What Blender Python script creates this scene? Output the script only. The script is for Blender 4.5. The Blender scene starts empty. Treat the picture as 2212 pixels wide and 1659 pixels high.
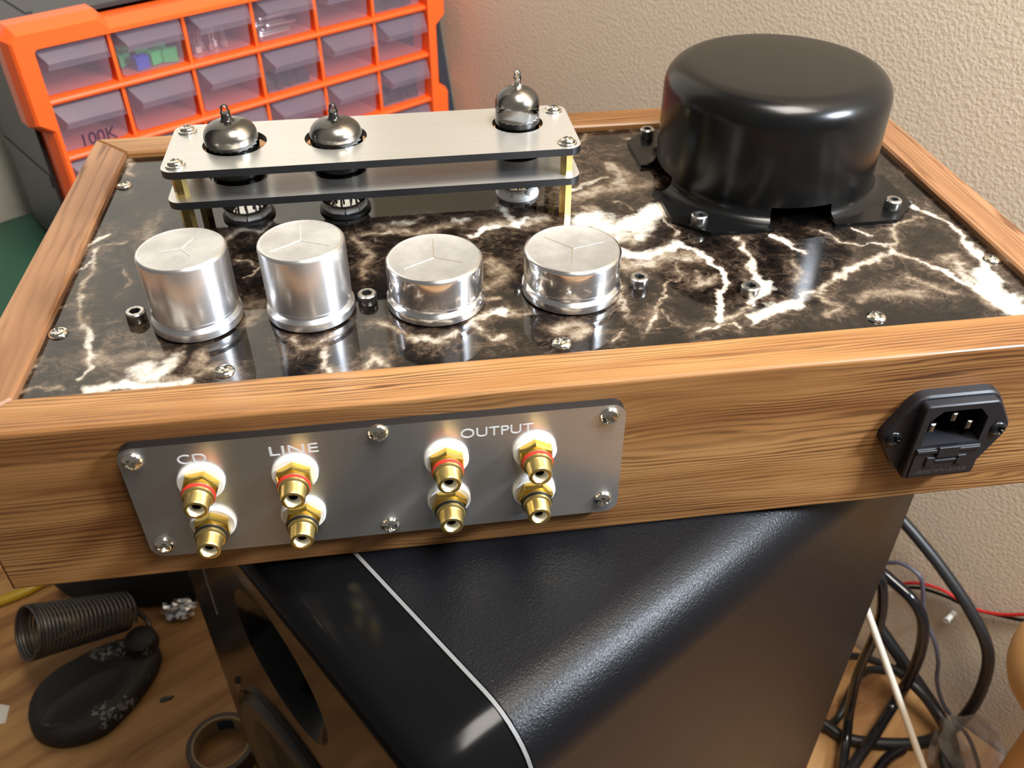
import bpy, bmesh, math, random
import numpy as np
from mathutils import Vector, Matrix
from mathutils.geometry import tessellate_polygon

# ------------------------------------------------------------------ camera, world, lights, exposure
scene = bpy.context.scene
COL = scene.collection
S = 0.001                        # everything below is written in millimetres
TABLE = -465.0                   # table top, millimetres below the rim of the amplifier
Z0 = 0.74                        # height of the table top above the floor, metres

def W(x, y, z):                  # millimetres about the amplifier -> world metres
    return Vector((x * S, y * S, (z - TABLE) * S + Z0))

def rot_xyz(rx, ry, rz):
    return Matrix.Rotation(rz, 4, 'Z') @ Matrix.Rotation(ry, 4, 'Y') @ Matrix.Rotation(rx, 4, 'X')

cam_data = bpy.data.cameras.new('camera')
cam = bpy.data.objects.new('camera', cam_data)
COL.objects.link(cam)
cam.matrix_world = Matrix.Translation(W(-168.48, -224.13, 184.18)) @ rot_xyz(math.radians(51.2459), math.radians(0.1387), math.radians(-7.7709))
cam_data.sensor_width = 36.0
cam_data.lens = 1942.58 / 2212 * 36.0
cam_data.clip_start = 0.01
cam_data.clip_end = 30
cam_data.dof.use_dof = True
cam_data.dof.focus_distance = 0.335
cam_data.dof.aperture_fstop = 20.0
scene.camera = cam

world = bpy.data.worlds.new('room_ambient')
scene.world = world
world.use_nodes = True
bg = world.node_tree.nodes['Background']
bg.inputs['Color'].default_value = (1.0, 0.93, 0.84, 1)
bg.inputs['Strength'].default_value = 0.16

def area_light(name, loc, target, power, color, sx, sy):
    l = bpy.data.lights.new(name, 'AREA')
    l.shape = 'RECTANGLE'; l.size = sx; l.size_y = sy
    l.energy = power; l.color = color
    o = bpy.data.objects.new(name, l)
    COL.objects.link(o)
    o.location = loc
    o.rotation_euler = (Vector(target) - Vector(loc)).to_track_quat('-Z', 'Y').to_euler()
    return o

area_light('desk_lamp_light', W(365, -200, 345), W(-120, 60, 0), 9.0, (0.78, 0.88, 1.0), 0.12, 0.09)
area_light('ceiling_lamp_light', W(70, -170, 880), W(-120, 350, 0), 16.0, (1.0, 0.93, 0.84), 0.40, 0.40)

scene.view_settings.view_transform = 'Standard'
scene.view_settings.look = 'None'
scene.view_settings.gamma = 1.0
scene.view_settings.exposure = 0.0
scene.view_settings.use_curve_mapping = False

# ------------------------------------------------------------------ materials
MATS = {}

class N:                         # small helper around a node tree
    def __init__(s, name):
        s.m = bpy.data.materials.new(name); s.m.use_nodes = True
        s.t = s.m.node_tree
        s.b = s.t.nodes['Principled BSDF']
        s.out = s.t.nodes['Material Output']
        MATS[name] = s.m
    def add(s, typ, **kw):
        n = s.t.nodes.new(typ)
        for k, v in kw.items():
            if k in n.inputs: n.inputs[k].default_value = v
            else: setattr(n, k, v)
        return n
    def link(s, a, b): s.t.links.new(a, b)
    def set(s, **kw):
        for k, v in kw.items():
            key = {'base': 'Base Color', 'rough': 'Roughness', 'metal': 'Metallic', 'spec': 'Specular IOR Level', 'coat': 'Coat Weight',
                   'coat_rough': 'Coat Roughness', 'trans': 'Transmission Weight', 'ior': 'IOR', 'alpha': 'Alpha', 'aniso': 'Anisotropic'}[k]
            if k == 'base': v = (*v, 1) if len(v) == 3 else v
            s.b.inputs[key].default_value = v
        return s
    def coords(s, kind='Object', scale=(1, 1, 1), rot=(0, 0, 0)):
        c = s.add('ShaderNodeTexCoord')
        mp = s.add('ShaderNodeMapping')
        mp.inputs['Scale'].default_value = scale
        mp.inputs['Rotation'].default_value = rot
        s.link(c.outputs[kind], mp.inputs['Vector'])
        return mp.outputs['Vector']
    def noise(s, vec, scale, detail=4, rough=0.55, dist=0.0):
        n = s.add('ShaderNodeTexNoise')
        n.inputs['Scale'].default_value = scale; n.inputs['Detail'].default_value = detail
        n.inputs['Roughness'].default_value = rough; n.inputs['Distortion'].default_value = dist
        s.link(vec, n.inputs['Vector'])
        return n.outputs['Fac']
    def ramp(s, fac, stops, interp='LINEAR'):
        r = s.add('ShaderNodeValToRGB')
        r.color_ramp.interpolation = interp
        e = r.color_ramp.elements
        while len(e) < len(stops): e.new(0.5)
        for k, (p, c) in enumerate(stops):
            e[k].position = p; e[k].color = (*c, 1)
        s.link(fac, r.inputs['Fac'])
        return r.outputs['Color']
    def math(s, op, a, b=None, clamp=False):
        n = s.add('ShaderNodeMath', operation=op); n.use_clamp = clamp
        for k, v in enumerate((a, b)):
            if v is None: continue
            if isinstance(v, (int, float)): n.inputs[k].default_value = v
            else: s.link(v, n.inputs[k])
        return n.outputs[0]
    def mix(s, fac, a, b, mode='MIX'):
        n = s.add('ShaderNodeMix', data_type='RGBA', blend_type=mode)
        for k, v in ((0, fac), (6, a), (7, b)):
            if isinstance(v, (int, float)): n.inputs[k].default_value = v
            elif isinstance(v, tuple): n.inputs[k].default_value = (*v, 1)
            else: s.link(v, n.inputs[k])
        return n.outputs[2]
    def bump(s, h, strength=0.3, dist=0.001):
        n = s.add('ShaderNodeBump')
        n.inputs['Strength'].default_value = strength; n.inputs['Distance'].default_value = dist
        s.link(h, n.inputs['Height']); s.link(n.outputs['Normal'], s.b.inputs['Normal'])
    def color(s, c): s.link(c, s.b.inputs['Base Color']); return s

def srgb(r, g, b):
    f = lambda v: ((v / 255 + 0.055) / 1.055) ** 2.4 if v > 10 else v / 255 / 12.92
    return (f(r), f(g), f(b))

def plain(name, rgb, rough=0.5, metal=0.0, **kw):
    return N(name).set(base=rgb, rough=rough, metal=metal, **kw)

# laminated wood: streaky grain running along one axis of the board
def wood(name, axis, tint, pitch=1.8):
    n = N(name)
    tc = n.add('ShaderNodeTexCoord'); sp = n.add('ShaderNodeSeparateXYZ'); n.link(tc.outputs['Object'], sp.inputs[0])
    cross = n.math('ADD', sp.outputs[1 if axis == 'x' else 0], sp.outputs[2])
    ax = {'x': lambda a, f: (a, f, f), 'y': lambda a, f: (f, a, f)}[axis]
    broad = n.noise(n.coords('Object', ax(3.5, 34)), 1.0, 3, 0.5, 0.6)
    mid = n.noise(n.coords('Object', ax(9, 110)), 1.0, 3, 0.55, 0.8)
    fine = n.noise(n.coords('Object', ax(30, 900)), 1.0, 3, 0.6, 0.3)
    t = n.math('ADD', n.math('MULTIPLY', cross, 1000.0 / pitch), n.math('MULTIPLY', broad, 11.0))
    t = n.math('ADD', t, n.math('MULTIPLY', mid, 2.6))
    wav = n.math('ADD', n.math('MULTIPLY', n.math('SINE', n.math('MULTIPLY', t, 6.2832)), 0.5), 0.5)
    gate = n.ramp(n.noise(n.coords('Object', ax(7, 70)), 1.0, 3, 0.6, 0.5), [(0.40, (0.0, 0.0, 0.0)), (0.60, (1, 1, 1))])
    line = n.math('MULTIPLY', n.math('POWER', wav, 2.0), n.math('ADD', n.math('MULTIPLY', gate, 0.78), 0.22))
    base = n.ramp(n.math('ADD', n.math('MULTIPLY', broad, 0.55), n.math('MULTIPLY', mid, 0.45)), [(0.36, tint[1]), (0.50, tint[2]), (0.64, tint[3])])
    c = n.mix(n.math('MULTIPLY', line, 1.0, clamp=True), base, tint[0])
    c = n.mix(n.math('MULTIPLY', fine, 0.22), c, tint[1])
    n.color(c).set(rough=0.40, spec=0.4)
    n.bump(fine, 0.10, 0.0003)
    return n

WOOD_T = [srgb(70, 40, 20), srgb(120, 78, 43), srgb(150, 106, 62), srgb(170, 126, 78)]
WOOD_D = [srgb(92, 58, 36), srgb(122, 83, 54), srgb(142, 101, 68), srgb(158, 116, 80)]
wood('wood_laminate_along', 'x', WOOD_T)
wood('wood_laminate_across', 'y', WOOD_D, 3.4)

# dark marble laminate: where the veins run comes from the plate itself, the fine fraying from noise
n = N('marble_laminate')
at = n.add('ShaderNodeAttribute'); at.attribute_name = 'vein'
sep = n.add('ShaderNodeSeparateColor'); n.link(at.outputs['Color'], sep.inputs['Color'])
def ridge(vec, scale, detail, dist):
    f = n.noise(vec, scale, detail, 0.62, dist)
    return n.math('SUBTRACT', 1.0, n.math('ABSOLUTE', n.math('MULTIPLY', n.math('SUBTRACT', f, 0.5), 5.0)), clamp=True)
vo = n.coords('Object', (1, 1.25, 1), (0, 0, 0.5))
r1 = ridge(vo, 75, 7, 1.2)
r2 = ridge(n.coords('Object', (1, 1.7, 1), (0, 0, 0.9)), 190, 6, 0.9)
f1 = n.noise(n.coords('Object'), 240, 8, 0.72, 0.5)
lace = n.math('MAXIMUM', n.math('MULTIPLY', n.math('POWER', r1, 1.6), 0.95), n.math('MULTIPLY', n.math('POWER', r2, 1.6), 0.75))
grain = n.math('MULTIPLY', n.math('SUBTRACT', f1, 0.46), 2.2)
core = n.math('MULTIPLY', sep.outputs[0], n.math('ADD', n.math('ADD', grain, n.math('MULTIPLY', lace, 0.35)), 0.62))
halo = n.math('MULTIPLY', sep.outputs[2], n.math('MULTIPLY', lace, n.math('ADD', grain, 0.66, clamp=True)))
br = n.math('MAXIMUM', core, halo, clamp=True)
wh = n.math('MULTIPLY', sep.outputs[1], n.math('ADD', n.math('MULTIPLY', grain, 0.55), n.math('ADD', n.math('MULTIPLY', lace, 0.25), 0.62)), clamp=True)
c1 = n.ramp(br, [(0.06, srgb(6, 5, 5)), (0.22, srgb(30, 23, 18)), (0.42, srgb(72, 59, 48)), (0.70, srgb(112, 97, 80)), (1.0, srgb(146, 133, 114))])
c2 = n.mix(n.ramp(wh, [(0.20, (0, 0, 0)), (0.72, (1, 1, 1))]), c1, srgb(208, 203, 190))
n.color(c2).set(rough=0.045, spec=0.62)

# metals
def brushed(name, rgb, rough, axis, aniso=0.0, bump=0.03, stretch=None, polish=None):
    n = N(name)
    sc = {'x': (12, 1500, 1500), 'y': (1500, 12, 1500), 'z': (1500, 1500, 12), 'r': (60, 60, 2600)}[axis]
    f = n.noise(n.coords('Object', sc), 1.0, 3, 0.6)
    n.color(n.mix(f, tuple(q * 0.84 for q in rgb), tuple(min(1, q * 1.06) for q in rgb)))
    n.set(metal=1.0, rough=rough, aniso=aniso); n.bump(f, bump, 0.0002)
    if stretch:                  # highlights smear across the brushing direction
        cv = n.add('ShaderNodeCombineXYZ')
        for k in range(3): cv.inputs[k].default_value = stretch[k]
        vt = n.add('ShaderNodeVectorTransform', vector_type='VECTOR', convert_from='OBJECT', convert_to='WORLD')
        n.link(cv.outputs[0], vt.inputs[0]); n.link(vt.outputs[0], n.b.inputs['Tangent'])
    if polish is not None:       # part of the surface is burnished smooth
        p2 = n.add('ShaderNodeBsdfPrincipled'); p2.inputs['Base Color'].default_value = (*rgb, 1)
        p2.inputs['Metallic'].default_value = 1.0; p2.inputs['Roughness'].default_value = polish[1]
        mx = n.add('ShaderNodeMixShader'); mx.inputs[0].default_value = polish[0]
        n.link(n.b.outputs[0], mx.inputs[1]); n.link(p2.outputs[0], mx.inputs[2]); n.link(mx.outputs[0], n.out.inputs['Surface'])
    return n
brushed('brushed_aluminium', (0.76, 0.76, 0.75), 0.40, 'x', 0.70, 0.03, (0, 1, 0), (0.35, 0.22))
brushed('milled_edge_dark_reflection', (0.10, 0.105, 0.115), 0.42, 'z')  # milled aluminium edge; the dark it reflects is put into the colour
brushed('can_satin', (0.88, 0.89, 0.92), 0.42, 'r', 0.82, 0.02, (0, 0, 1), (0.45, 0.24))
brushed('can_polished', (0.90, 0.91, 0.94), 0.34, 'r', 0.90, 0.015, (0, 0, 1), (0.66, 0.07))
n = N('can_top')
f = n.noise(n.coords('Object'), 90, 4, 0.6)
n.color(n.ramp(f, [(0.35, (0.56, 0.56, 0.55)), (0.65, (0.72, 0.72, 0.71))])).set(metal=1.0, rough=0.52)
plain('vent_groove', (0.9, 0.9, 0.88), 0.2, 1.0)
plain('steel', (0.72, 0.71, 0.68), 0.20, 1.0)
plain('nickel', (0.80, 0.77, 0.70), 0.13, 1.0)
n = N('zinc_bolt')
n.color(n.ramp(n.noise(n.coords('Object'), 900, 3), [(0.3, (0.42, 0.41, 0.39)), (0.7, (0.66, 0.65, 0.62))])).set(metal=1.0, rough=0.30)
plain('socket_dark', (0.05, 0.05, 0.05), 0.5, 0.6)
plain('gold', (0.86, 0.60, 0.14), 0.20, 1.0)
plain('gold_satin', (0.80, 0.62, 0.24), 0.34, 1.0)
plain('brass', (0.78, 0.58, 0.22), 0.24, 1.0)
plain('nylon_white', (0.90, 0.90, 0.89), 0.45)
plain('teflon_cream', (0.86, 0.80, 0.62), 0.4)
plain('ring_red', srgb(215, 48, 40), 0.35)
plain('ring_black', (0.012, 0.012, 0.013), 0.35)
plain('engraving', (0.62, 0.62, 0.62), 0.7)
plain('hole_dark', (0.01, 0.008, 0.006), 0.7)
n = N('transformer_paint').set(base=(0.004, 0.004, 0.004), rough=0.23, spec=0.32)
n.bump(n.noise(n.coords('Object'), 1400, 2), 0.05, 0.0002)
n = N('inlet_plastic').set(base=(0.011, 0.011, 0.0135), rough=0.42, spec=0.42)
n.bump(n.noise(n.coords('Object'), 2600, 2), 0.08, 0.0002)
plain('black_screw', (0.02, 0.02, 0.021), 0.25, 0.6)
plain('emboss', (0.06, 0.06, 0.065), 0.35)
plain('getter_silver', (0.78, 0.73, 0.66), 0.20, 1.0)
plain('getter_smoke', (0.05, 0.046, 0.042), 0.08, 0.7)
plain('anode_black', (0.020, 0.019, 0.018), 0.32, 0.3)
plain('mica', (0.55, 0.52, 0.48), 0.35)
plain('ceramic', (0.86, 0.86, 0.85), 0.3)

def thin_glass(name, tint, refl=1.0):
    n = N(name)
    tr = n.add('ShaderNodeBsdfTransparent'); tr.inputs['Color'].default_value = (*tint, 1)
    gl = n.add('ShaderNodeBsdfGlossy'); gl.inputs['Roughness'].default_value = 0.03
    fr = n.add('ShaderNodeFresnel'); fr.inputs['IOR'].default_value = 1.5
    mx = n.add('ShaderNodeMixShader')
    n.link(n.math('MULTIPLY', fr.outputs[0], refl, clamp=True), mx.inputs[0]); n.link(tr.outputs[0], mx.inputs[1]); n.link(gl.outputs[0], mx.inputs[2])
    n.link(mx.outputs[0], n.out.inputs['Surface'])
    return n
thin_glass('tube_glass', (0.93, 0.93, 0.92), 1.6)

def frosted(name, rgb, clear, rough=0.3):
    n = N(name)
    tr = n.add('ShaderNodeBsdfTransparent'); tr.inputs['Color'].default_value = (0.95, 0.92, 0.95, 1)
    n.set(base=rgb, rough=rough, spec=0.5)
    mx = n.add('ShaderNodeMixShader'); mx.inputs[0].default_value = 1 - clear
    n.link(tr.outputs[0], mx.inputs[1]); n.link(n.b.outputs[0], mx.inputs[2]); n.link(mx.outputs[0], n.out.inputs['Surface'])
    return n
frosted('drawer_frosted', (0.40, 0.33, 0.40), 0.74)
frosted('bag_clear', (0.55, 0.50, 0.42), 0.72, 0.15)

# room
n = N('wall_paint')
v = n.coords('Object')
o1 = n.noise(v, 400, 2, 0.5, 0.3); o2 = n.noise(v, 60, 2, 0.5)
n.color(n.mix(n.noise(v, 7, 3), srgb(214, 200, 178), srgb(222, 208, 187))).set(rough=0.62, spec=0.3)
hh = n.ramp(n.math('ADD', n.math('MULTIPLY', o1, 0.85), n.math('MULTIPLY', o2, 0.15)), [(0.40, (0, 0, 0)), (0.68, (1, 1, 1))])
n.bump(hh, 0.17, 0.0010)
n = N('wall_paint_pale')
v = n.coords('Object')
n.set(base=srgb(226, 222, 210), rough=0.6); n.bump(n.noise(v, 170, 3), 0.5, 0.0012)
plain('floor_concrete', srgb(84, 76, 68), 0.8)
n = N('plywood')
v = n.coords('Object', (4, 26, 26), (0, 0, 0.55))
g = n.noise(v, 1.0, 5, 0.6, 1.6); g2 = n.noise(n.coords('Object', (14, 260, 260), (0, 0, 0.55)), 1.0, 3, 0.6, 0.4)
n.color(n.mix(n.math('MULTIPLY', g2, 0.4), n.ramp(g, [(0.36, srgb(122, 82, 44)), (0.5, srgb(162, 119, 69)), (0.62, srgb(182, 140, 87))]), srgb(140, 92, 50))).set(rough=0.6)
plain('bench_timber', srgb(150, 112, 70), 0.7)

# loudspeaker
n = N('vinyl_black')
v = n.coords('Object')
vn = n.noise(v, 1100, 2, 0.5, 0.8)
n.set(base=(0.0045, 0.0047, 0.006), rough=0.34, spec=0.20); n.bump(vn, 0.40, 0.0004)
plain('gloss_black', (0.004, 0.004, 0.0045), 0.16, spec=0.15)
plain('cone_black', (0.012, 0.012, 0.012), 0.55)
plain('rubber_black', (0.02, 0.019, 0.018), 0.38)
plain('seam_grey', (0.16, 0.16, 0.16), 0.6)
plain('scratch', (0.30, 0.29, 0.28), 0.5)

# drawer cabinet and bench things
n = N('orange_plastic').set(base=srgb(246, 98, 36), rough=0.42, spec=0.4)
n = N('cabinet_black').set(base=(0.026, 0.025, 0.027), rough=0.5)
n.bump(n.noise(n.coords('Object'), 500, 2), 0.1, 0.0004)
plain('marker_ink', (0.02, 0.018, 0.05), 0.5)
plain('terminal_green', srgb(70, 190, 110), 0.4)
plain('terminal_blue', srgb(44, 76, 190), 0.4)
plain('component_black', (0.02, 0.02, 0.02), 0.4)
plain('zinc_bright', (0.72, 0.74, 0.76), 0.3, 1.0)
plain('lead_tin', (0.75, 0.72, 0.68), 0.3, 0.8)
n = N('tote_green').set(base=srgb(10, 70, 50), rough=0.42)
plain('strip_dark', srgb(40, 46, 54), 0.5)
plain('cable_matte', (0.014, 0.014, 0.015), 0.42)
plain('cable_gloss', (0.008, 0.008, 0.010), 0.14)
plain('cable_grey', srgb(74, 72, 84), 0.4)
plain('cable_red', srgb(176, 34, 34), 0.4)
plain('cable_yellow', srgb(176, 142, 22), 0.45)
plain('rod_white', srgb(232, 226, 210), 0.4)
n = N('iron_black')
f = n.noise(n.coords('Object'), 26, 3, 0.6); f2 = n.noise(n.coords('Object'), 320, 4, 0.7)
m2 = n.math('MULTIPLY', n.math('GREATER_THAN', f, 0.60), n.math('GREATER_THAN', f2, 0.53))
n.color(n.mix(m2, srgb(26, 25, 24), srgb(126, 124, 120))).set(rough=0.6)
plain('spring_steel', (0.10, 0.095, 0.085), 0.42, 0.8)
plain('foil', (0.78, 0.78, 0.80), 0.22, 1.0)
plain('tape_brown', srgb(52, 34, 24), 0.5)
plain('tape_core', srgb(150, 128, 96), 0.8)
plain('label_teal', srgb(28, 60, 70), 0.6)
plain('paper_white', srgb(214, 210, 200), 0.8)
plain('dull_black', (0.012, 0.012, 0.012), 0.9)
plain('roll_tan', srgb(212, 164, 104), 0.55)
plain('roll_brown', srgb(120, 78, 42), 0.6)
plain('plug_dark_red', srgb(84, 16, 16), 0.4)

# ------------------------------------------------------------------ geometry helpers (millimetres in, metres out)
class G:                         # collects vertices and faces of one mesh
    def __init__(s): s.v = []; s.f = []; s.mi = []
    def pts(s, P, M=None):
        k = len(s.v)
        s.v += [tuple((M @ Vector(p)) if M else p) for p in P]
        return k
    def face(s, idx, mi=0): s.f.append(tuple(idx)); s.mi.append(mi)
    def lathe(s, prof, seg=32, M=None, mi=0, cap0=False, cap1=False, skip=None, angs=None):
        th = angs if angs is not None else [2 * math.pi * k / seg for k in range(seg)]
        m = len(th); rings = []
        for r, z in prof:
            if abs(r) < 1e-6: rings.append([s.pts([(0, 0, z)], M)] * m)
            else:
                k = s.pts([(r * math.cos(t), r * math.sin(t), z) for t in th], M); rings.append([k + j for j in range(m)])
        for a in range(len(prof) - 1):
            for j in range(m):
                j2 = (j + 1) % m
                if skip and skip(a, th[j], th[j2]): continue
                q = [rings[a][j], rings[a][j2], rings[a + 1][j2], rings[a + 1][j]]
                u = []
                for x in q:
                    if x not in u: u.append(x)
                if len(u) > 2: s.face(u, mi)
        if cap0: s.face(list(reversed(rings[0])), mi)
        if cap1: s.face(rings[-1], mi)
        return s
    def loops(s, L, mi=0, closed=True, cap0=True, cap1=True):      # L: rings of equal length
        K = [s.pts(r) for r in L]; m = len(L[0])
        for a in range(len(L) - 1):
            for j in range(m if closed else m - 1):
                j2 = (j + 1) % m
                s.face((K[a] + j, K[a] + j2, K[a + 1] + j2, K[a + 1] + j), mi)
        if cap0: s.face([K[0] + j for j in reversed(range(m))], mi)
        if cap1: s.face([K[-1] + j for j in range(m)], mi)
        return s
    def prism(s, poly, z0, z1, bev=0.0, M=None, mi=0, mi_side=None, holes=(), bev_bottom=False):
        # poly: counter-clockwise outline in xy, extruded z0..z1, chamfered along the top edge, with round or polygonal holes
        ms = mi if mi_side is None else mi_side
        ring = lambda p, z: [(x, y, z) for x, y in p]
        top = inset(poly, bev) if bev else poly
        R = [ring(poly, z0 + (bev if bev_bottom else 0))]
        if bev_bottom and bev: R.insert(0, ring(top, z0))
        if bev: R.append(ring(poly, z1 - bev))
        R.append(ring(top, z1))
        K = [s.pts(r, M) for r in R]; m = len(poly)
        for a in range(len(R) - 1):
            for j in range(m):
                j2 = (j + 1) % m
                s.face((K[a] + j, K[a] + j2, K[a + 1] + j2, K[a + 1] + j), ms)
        hk = []
        for h in holes:
            a0 = s.pts(ring(h, z0), M); a1 = s.pts(ring(h, z1), M); q = len(h); hk.append((a0, a1, h))
            for j in range(q):
                j2 = (j + 1) % q
                s.face((a0 + j2, a0 + j, a1 + j, a1 + j2), ms)
        if not holes:
            s.face([K[0] + j for j in reversed(range(m))], mi); s.face([K[-1] + j for j in range(m)], mi)
        else:
            for lv, (k, pl) in enumerate(((K[0], poly if not bev_bottom else top), (K[-1], top))):
                contours = [[Vector((x, y, 0)) for x, y in pl]] + [[Vector((x, y, 0)) for x, y in h] for h in holes]
                idx = [k + j for j in range(m)]
                for a0, a1, h in hk: idx += [(a1 if lv else a0) + j for j in range(len(h))]
                flat = [q for cc in contours for q in cc]
                for t in tessellate_polygon(contours):
                    a, b, c = (flat[q] for q in t)
                    up = (b - a).cross(c - a).z > 0
                    t = tuple(idx[q] for q in t)
                    s.face(t if up == bool(lv) else tuple(reversed(t)), mi)
        return s
    def box(s, x0, x1, y0, y1, z0, z1, bev=0.0, M=None, mi=0):
        return s.prism([(x0, y0), (x1, y0), (x1, y1), (x0, y1)], z0, z1, bev, M, mi)
    def tube(s, path, r, seg=10, mi=0, caps=True, closed=False):
        P = [Vector(p) for p in path]; m = len(P)
        up = Vector((0, 0, 1)); rings = []
        prev = None
        for k in range(m):
            t = (P[(k + 1) % m] - P[k - 1]) if closed else (P[min(k + 1, m - 1)] - P[max(k - 1, 0)])
            t.normalize()
            if prev is None:
                a = t.cross(up)
                if a.length < 1e-3: a = t.cross(Vector((1, 0, 0)))
            else: a = prev - t * prev.dot(t)
            a.normalize(); prev = a
            b = t.cross(a)
            rr = r[k] if isinstance(r, (list, tuple)) else r
            rings.append([P[k] + a * (rr * math.cos(2 * math.pi * j / seg)) + b * (rr * math.sin(2 * math.pi * j / seg)) for j in range(seg)])
        if closed: rings.append(rings[0])
        s.loops([[tuple(q) for q in rg] for rg in rings], mi, True, caps and not closed, caps and not closed)
        return s
    def build(s, name, mats, parent=None, loc=(0, 0, 0), smooth=35, rot=None, bevel=None):
        me = bpy.data.meshes.new(name)
        me.from_pydata([(x * S, y * S, z * S) for x, y, z in s.v], [], s.f)
        if isinstance(mats, str): mats = [mats]
        for q in mats: me.materials.append(MATS[q])
        if any(s.mi): me.polygons.foreach_set('material_index', s.mi)
        bm = bmesh.new(); bm.from_mesh(me)
        bmesh.ops.remove_doubles(bm, verts=bm.verts, dist=1e-7)
        bmesh.ops.recalc_face_normals(bm, faces=bm.faces)
        bm.to_mesh(me); bm.free()
        if smooth:
            me.polygons.foreach_set('use_smooth', [True] * len(me.polygons))
            me.set_sharp_from_angle(angle=math.radians(smooth))
        me.update()
        return place(name, me, parent, loc, rot, bevel)

def place(name, me, parent=None, loc=(0, 0, 0), rot=None, bevel=None):
    o = bpy.data.objects.new(name, me); COL.objects.link(o)
    o.parent = parent
    o.location = (loc[0] * S, loc[1] * S, loc[2] * S) if parent else loc
    if rot is not None: o.rotation_euler = rot
    if bevel:
        b = o.modifiers.new('soft_edges', 'BEVEL'); b.width = bevel * S; b.segments = 2; b.limit_method = 'ANGLE'; b.angle_limit = math.radians(40)
    return o

def inset(poly, dd):
    m = len(poly); out = []
    for k in range(m):
        p0, p1, p2 = (Vector(poly[(k + q) % m]) for q in (-1, 0, 1))
        e1 = (p1 - p0).normalized(); e2 = (p2 - p1).normalized()
        n1 = Vector((-e1.y, e1.x)); n2 = Vector((-e2.y, e2.x))
        b = n1 + n2
        if b.length < 1e-6: b = n1
        b = b / max(0.35, (b.length ** 2) / 2) * 1.0
        out.append((p1.x + b.x * dd, p1.y + b.y * dd))
    return out

def rrect(x0, x1, y0, y1, r, seg=6):
    P = []
    for cx, cy, a0 in ((x1 - r, y0 + r, -90), (x1 - r, y1 - r, 0), (x0 + r, y1 - r, 90), (x0 + r, y0 + r, 180)):
        for k in range(seg + 1):
            t = math.radians(a0 + 90 * k / seg); P.append((cx + r * math.cos(t), cy + r * math.sin(t)))
    return P

def circle(cx, cy, r, m=40):
    return [(cx + r * math.cos(2 * math.pi * k / m), cy + r * math.sin(2 * math.pi * k / m)) for k in range(m)]

def rounded(poly, r, seg=4):     # round the corners of an outline
    m = len(poly); P = []
    for k in range(m):
        p0, p1, p2 = (Vector(poly[(k + q) % m]) for q in (-1, 0, 1))
        rr = min(r, (p0 - p1).length * 0.45, (p2 - p1).length * 0.45)
        a = p1 + (p0 - p1).normalized() * rr; b = p1 + (p2 - p1).normalized() * rr
        for j in range(seg + 1):
            t = j / seg; q = a * (1 - t) ** 2 + p1 * 2 * t * (1 - t) + b * t * t
            P.append((q.x, q.y))
    return P

def spline(P, per=8):            # Catmull-Rom through the points
    P = [Vector(p) for p in P]; out = []
    for k in range(len(P) - 1):
        a, b, c, d = P[max(k - 1, 0)], P[k], P[k + 1], P[min(k + 2, len(P) - 1)]
        for j in range(per):
            t = j / per
            out.append(0.5 * ((2 * b) + (c - a) * t + (2 * a - 5 * b + 4 * c - d) * t * t + (3 * b - 3 * c + d - a) * t ** 3))
    out.append(P[-1])
    return out

def thing(name, label, cat, loc, rz=0.0, group=None):
    o = bpy.data.objects.new(name, None); COL.objects.link(o)
    o.empty_display_size = 0.02
    o.location = loc; o.rotation_euler = (0, 0, rz)
    return tag(o, label, cat, group)

def tag(o, label, cat, group=None):
    o['label'] = label; o['category'] = cat
    if group: o['group'] = group
    return o

def struct(o): o['kind'] = 'structure'; return o

def sub(name, src, parent, loc, rot=None):   # copy sharing the mesh, with its children
    o = src.copy(); COL.objects.link(o); o.name = name; o.parent = parent
    o.location = (loc[0] * S, loc[1] * S, loc[2] * S)
    if rot is not None: o.rotation_euler = rot
    for ch in src.children:
        c = ch.copy(); COL.objects.link(c); c.parent = o
    return o

def text_mesh(body, height, depth):          # flat lettering as a mesh, baseline at the origin
    cu = bpy.data.curves.new('lettering', 'FONT'); cu.body = body; cu.size = height * S / 0.70; cu.extrude = depth * S
    o = bpy.data.objects.new('lettering', cu); COL.objects.link(o)
    bpy.context.view_layer.update()
    me = bpy.data.meshes.new_from_object(o.evaluated_get(bpy.context.evaluated_depsgraph_get()))
    bpy.data.objects.remove(o)
    return me

# common fasteners ------------------------------------------------------------
def screw_head(r, h, flange=0.0, cross=0.55, mat='nickel'):
    # low domed head with a cross recess, axis +z, seated at z = 0
    g = G(); seg = 48; R = []
    prof = []
    if flange: prof += [(r + flange, 0), (r + flange, 0.55), (r + flange - 0.25, 0.8), (r, 0.85)]
    base = 0.85 if flange else 0.0
    prof += [(r, base), (r * 0.99, base + h * 0.22)] if not flange else []
    for k in range(1, 9): t = k / 9; prof.append((r * math.cos(t * math.pi / 2) ** 0.75, base + h * math.sin(t * math.pi / 2)))
    inner = [r * q for q in (0.62, 0.52, 0.44, 0.36, 0.28, 0.20, 0.12, 0.05)]
    prof = [p for p in prof if p[0] > r * 0.66]
    zt = lambda q: base + h * math.sqrt(max(0.0, 1 - (q / r) ** 2.4))
    prof += [(q, zt(q)) for q in inner] + [(0, zt(0))]
    rings = []
    for q, z in prof:
        row = []
        for k in range(seg):
            t = 2 * math.pi * k / seg; x, y = q * math.cos(t), q * math.sin(t)
            arm = min(abs(x), abs(y)); lon = max(abs(x), abs(y))
            dz = 0.0
            if lon < cross * r: dz = h * 0.75 * max(0.0, min(1.0, (0.17 * r - arm) / (0.07 * r) + 0.5)) * min(1, (cross * r - lon) / (0.12 * r))
            row.append((x, y, z - dz))
        rings.append(row)
    g.loops(rings, cap0=True, cap1=False)
    o = g.build('screw', mat, smooth=50)
    return o

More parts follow.
